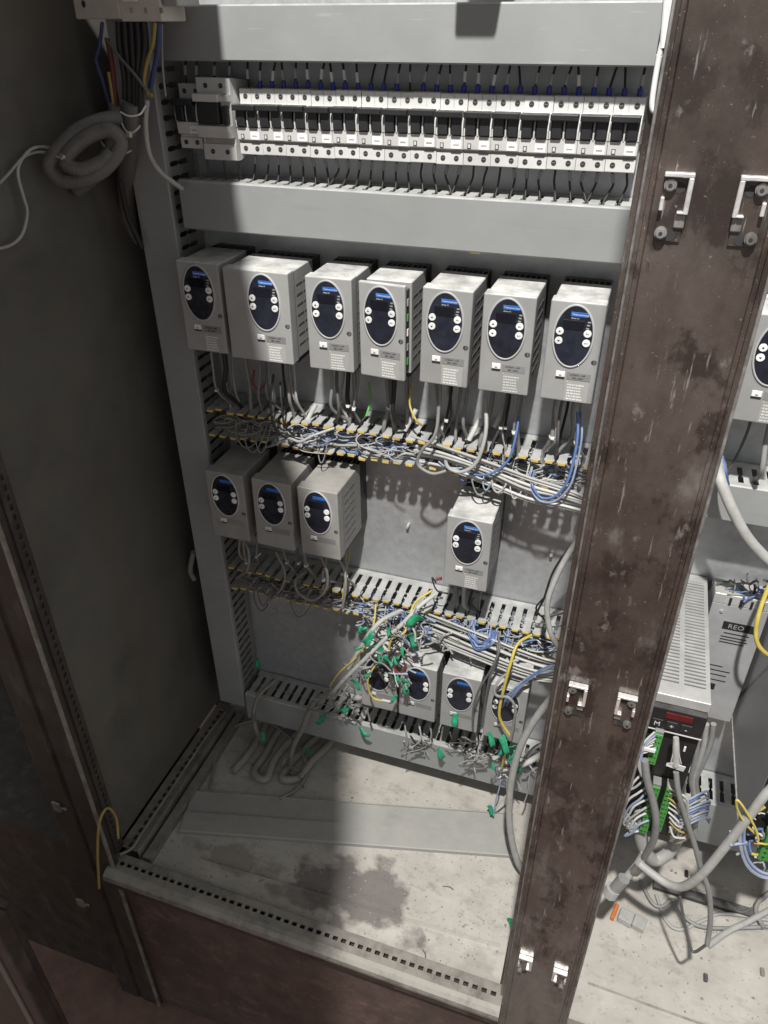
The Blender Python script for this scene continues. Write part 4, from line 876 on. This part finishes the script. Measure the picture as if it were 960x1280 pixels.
frizz('dark and blue wires crowded above the filter terminals', [(925,728,-.05,.02),(940,735,-.06,.02),(952,730,-.06,.02)], 9, 12, ['w_dark','w_black','w_blue','w_grey','w_dark'])
pc_('cable', [(975,700,-.1),(958,740,-.12),(948,770,-.14),(945,795,-.15),(952,812,-.155),(972,826,-.15)], .0034, 'w_yellow', 'yellow-green wire loop at the right edge of the picture')
# second controller, its grey side and green connector
s2_ = thing('servo_controller', 'grey sided controller at the right edge with green connector', 'controller', (.34, -.002, .39))
MB().cbox(-.05, .05, -.30, 0, 0, .30, 'grey_box', .001, 1).build('chassis', s2_)
MB().cbox(-.0515, -.0495, -.302, -.005, -.002, .002, 'steel', .0005, 1).build('edge_strip', s2_)
MB().cbox(-.05, .05, -.308, -.301, .02, .28, 'black', .001, 1).build('front_plate', s2_)
gc = thing('plug_connector', 'green plug with wires hanging at the right edge', 'connector', P(960,1055,-.33))
MB().cbox(-.008, .03, -.008, .008, -.03, .03, 'conn', .001, 1).build('plug_body', gc)
for i in range(5): MB().disc((-.002, -.022+i*.011), .002, .002, -.0085, -.008, 'hole', 8).build('plug_screw', gc)
frizz('blue, white and yellow cores around the green plug at the right edge', [(940,1050,-.34,.022),(945,1075,-.34,.022),(955,1010,-.33,.02)], 8, 15, ['w_pale','w_white','w_yellow','w_blue','w_grey','w_light'])
for i in range(4):
    pc_('cable', [(950,1000+i,-.34),(934-i*2,1022,-.345),(930-i*2,1050,-.345),(936-i,1075+i*2,-.345),(952,1090+i*2,-.345),(975,1094+i,-.34)], .0022, ('w_pale','w_blue','w_light','w_pale')[i], '%s core of the blue and white bunch curving round the green plug' % ORD(i), 'cable', 'right edge bunch')
pc_('cable', [(948,1050,-.35),(944,1035,-.35),(930,1010,-.352),(921,1000,-.352),(922,1012,-.35),(932,1030,-.348),(944,1042,-.345)], .0018, 'w_yellow', 'pale yellow wire loop left of the green plug')
# thick cables of the right bay
pc_('cable', [(975,975,-.33),(955,995,-.34),(935,1022,-.345),(905,1060,-.35),(878,1092,-.355),(855,1108,-.35),(835,1105,-.34),(815,1092,-.33),(800,1080,-.32)], .0068, 'w_light', 'thick light grey cable swinging across the right bay')
pc_('cable', [(845,965,-.33),(848,990,-.335),(858,1025,-.335),(868,1055,-.335),(876,1085,-.34),(886,1115,-.345),(888,1150,-.35),(884,1180,-.36)], .0042, 'w_grey', 'grey cable hanging straight down from the white tag to the floor')
pc_('cable', [(806,950,-.33),(809,975,-.335),(816,1000,-.335),(820,1025,-.335),(817,1050,-.33),(806,1070,-.32)], .0056, 'w_grey', 'grey cable hanging from the upper green connector')
pc_('cable', [(884,1180,-.36),(868,1190,-.36),(862,1180,-.355),(855,1150,-.345),(850,1120,-.335)], .0024, 'w_dark', 'dark thin cable curving up from the floor')
a = [PZ(885,1182,.006), PZ(910,1164,.01), PZ(935,1152,.014), PZ(975,1130,.02)]
cable('cable', a, .006, 'w_light', 'light cable lying on the floor towards the right edge')
for i, q in enumerate(([(820,1118),(832,1150),(850,1162),(880,1150),(905,1142),(960,1150)], [(800,1100),(815,1128),(828,1133),(842,1125),(860,1150),(890,1160),(970,1158)], [(960,1120),(940,1135),(925,1140),(908,1128)], [(975,1105),(950,1125),(945,1140),(955,1160)])):
    cable('cable', [PZ(px,py,.006+.003*i) for px, py in q], (.003,.0035,.002,.0042)[i], ('w_light','w_grey','w_dark','w_grey')[i], ('light cable snaking over the right bay floor','grey cable snaking over the right bay floor','thin dark cable on the floor near the right edge','grey cable bend on the floor at the right edge')[i])
for i, (px0,px1) in enumerate(((770,790),(775,806))):
    pass
# lower loom under the controller
pc_('cable_loom', [(800,1010,-.3),(800,1040,-.3),(806,1062,-.3),(818,1075,-.29),(836,1065,-.28),(850,1040,-.27),(858,1015,-.26)], .0105, 'w_light', 'thick wrapped cable loom looping under the controller', 'cable loom')
pc_('cable_loom', [(806,1066,-.31),(796,1082,-.315),(782,1098,-.32),(768,1112,-.33)], .007, 'w_light', 'sleeved cable end slanting down towards the post', 'cable loom')
pc_('hose_clamp', [(800,1082,-.318),(793,1090,-.32)], .0085, 'edge', 'metal clamp on the sleeved cable end', 'clamp')
pc_('cable_gland', [(780,1098,-.33),(768,1112,-.335)], .0105, 'w_grey', 'grey threaded gland beside the post foot', 'gland')
pc_('cable_gland', [(767,1110,-.335),(762,1118,-.338)], .013, 'w_light', 'nut of the grey gland beside the post foot', 'gland')
for i in range(8):
    r_ = random.Random(200+i); j = lambda s=4: r_.uniform(-s,s)
    pc_('wire', [(812+j(),962+i*9,-.318),(797+j(),975+i*8,-.325),(786+j(6),985+i*8,-.325),(784+j(6),1010+i*5,-.32),(795+j(),1035+j(),-.315)], .0018, ('w_white','w_light','w_white','w_pale')[i%4], '%s white core plugged into the left green connector' % ORD(i), 'wire', 'left connector cores')
for i in range(9):
    r_ = random.Random(230+i); j = lambda s=4: r_.uniform(-s,s)
    pc_('wire', [(836+j(2),985+i*6,-.318),(846+j(),990+i*7,-.325),(854+j(6),1000+i*6,-.325),(852+j(6),1030+i*3,-.315),(842+j(),1048+j(),-.3)], .0017, ('w_white','w_light','w_dyellow','w_white','w_light')[i%5], '%s pale core plugged into the right green connector' % ORD(i), 'wire', 'right connector cores')
for i in range(9):
    r_ = random.Random(260+i); j = lambda s=3: r_.uniform(-s,s)
    pc_('wire', [(838+j(),1000+i*4,-.29),(856+j(),1000+i*4,-.27),(875+j(),992+i*4,-.25),(885+j(),990+i*4,-.2),(884+j(),1005+i*3,-.16)], .0018, ('w_pale','w_blue','w_light','w_pale')[i%4], '%s blue-grey wire of the flat bunch right of the connectors' % ORD(i), 'wire', 'blue-grey bunch')
for i in range(3):
    pc_('cable', [(892-i*9,905,-.2),(888-i*8,930,-.2),(878-i*5,955,-.2),(870-i*3,975,-.2),(872-i*2,1000,-.2),(868,1040,-.2)], .0045, ('w_grey','w_light','w_grey')[i], '%s grey cable hanging behind the controller to the right, counted from the left' % ORD(i), 'cable', 'cables behind the controller')
wt = P(845,958,-.332); t = thing('cable_tag', 'white paper tag tied to the hanging grey cable', 'tag', wt)
MB().add([(-.013,0,-.004),(.011,-.001,-.006),(.012,-.003,.006),(-.006,-.002,.007),(-.013,0,.001)]+[(-.013,.0012,-.004),(.011,.0002,-.006),(.012,-.0018,.006),(-.006,-.0008,.007),(-.013,.0012,.001)], [(0,1,2,3,4),(9,8,7,6,5)]+[(i,5+i,5+(i+1)%5,(i+1)%5) for i in range(5)], 'white').build('tag_sheet', t)
pc_('cable', [(845,922,-.325),(845,935,-.328),(845,956,-.33)], lambda t: .004+.002*t, 'w_light', 'silver connector end above the white tag')
for i in range(5): pc_('wire', [(843+i,935,-.33),(838+i*3.4,955,-.333)], .0008, 'w_white', '%s thin silver strand above the white tag' % ORD(i), 'wire', 'silver strands')
wt2 = P(812,937,-.33); t = thing('cable_tag', 'small white tag by the upper green connector', 'tag', wt2)
MB().cbox(-.008,.008,-.001,.001,-.004,.003,'white',.0005,1).build('tag_sheet', t)
for i in range(7):
    r_ = random.Random(290+i); j = lambda s=3: r_.uniform(-s,s)
    pc_('wire', [(818+j(),915+i*4,-.322),(806+j(),928+i*2,-.328),(799+j(),945+j(),-.33),(803+j(),965+j(),-.33),(808+j(),975,-.33)], .0016, ('w_white','w_pale','w_light','w_white')[i%4], '%s thin core plugged into the upper green connector' % ORD(i), 'wire', 'upper connector cores')
# thick cable from duct of the right bay
pc_('cable', [(897,580,-.09),(900,598,-.12),(912,630,-.13),(930,665,-.13),(950,690,-.125),(975,712,-.12)], .008, 'w_light', 'thick light grey cable leaving the right bay duct')
for i in range(4): pc_('wire', [(897+i*2,570,-.08),(901+i*2,590,-.1),(908+i,606,-.09)], .0018, ('w_pale','w_blue')[i%2], '%s blue wire beside the thick cable of the right bay duct' % ORD(i), 'wire', 'right duct blue wires')
# loose terminals with an orange marker on the floor
t = thing('loose_terminal', 'loose grey terminals with an orange marker on the right bay floor', 'terminal', PZ(782,1150,.001)); t.rotation_euler.z = R(-14)
MB().cbox(-.014,.012,-.012,.012,0,.016,'w_light',.0015,1).build('terminal_body', t); MB().cbox(.0125,.036,-.009,.016,0,.014,'w_light',.0015,1).build('terminal_body', t)
MB().cbox(-.026,-.019,-.016,.016,0,.012,'orange',.001,1).build('orange_marker', t)
for i in range(3):
    p = PZ((858,882,953)[i], (1092,1222,1215)[i], .003); tag(MB().cbox(-.0035,.0035,-.007,.007,-.003,.003,('ink','sink','w_dusty')[i],.001,1).build('debris', None, p), ('small black clip standing on the right bay floor','small dark scrap on the right bay floor','small dusty scrap at the right edge of the floor')[i], 'scrap')

# grit and offcuts on the floors
def grit(label, n, x0, x1, y0, y1, seed, smin=.0006, smax=.0022):
    rnd = random.Random(seed); m_ = MB()
    for i in range(n):
        x, y = rnd.uniform(x0,x1), rnd.uniform(y0,y1); q = rnd.uniform(smin,smax)*(1 if rnd.random() < .9 else 1.8); a = rnd.uniform(0,6.3); k = rnd.choice(('w_dusty','floor','label','w_pile','floor'))
        vs = [(x+q*math.cos(a+t)*rnd.uniform(.6,1.3), y+q*math.sin(a+t)*rnd.uniform(.6,1.3), .0) for t in (0,1.6,3.1,4.7)]+[(x+rnd.uniform(-.2,.2)*q, y, q*rnd.uniform(.5,1.1))]
        m_.add(vs, [(0,1,4),(1,2,4),(2,3,4),(3,0,4)], k)
    o = m_.build('grit'); stuff(o); return tag(o, label, 'grit')
grit('grit and crumbs scattered over the main cabinet floor', 1600, -.76, -.03, -.43, -.09, 71)
grit('grit and crumbs scattered over the right bay floor', 500, .11, .6, -.44, -.06, 72)
for i, q in enumerate(((560,1110),(470,1010),(600,1150),(330,1100),(530,1195))):
    p = PZ(*q, .0016); a = i*1.3; d = Vector((math.cos(a), math.sin(a), 0))*.011
    cable('wire_offcut', [p-d, p+Vector((.002,.003,.0005)), p+d], .0011, ('w_dark','w_grey','w_light','w_dusty','w_dark')[i], ('short dark wire offcut on the floor near the loose duct cover','short grey wire offcut behind the loose duct cover','short light wire offcut on the floor towards the post','dusty wire offcut on the shaded floor','dark wire offcut near the front rail')[i], None, 'offcut')
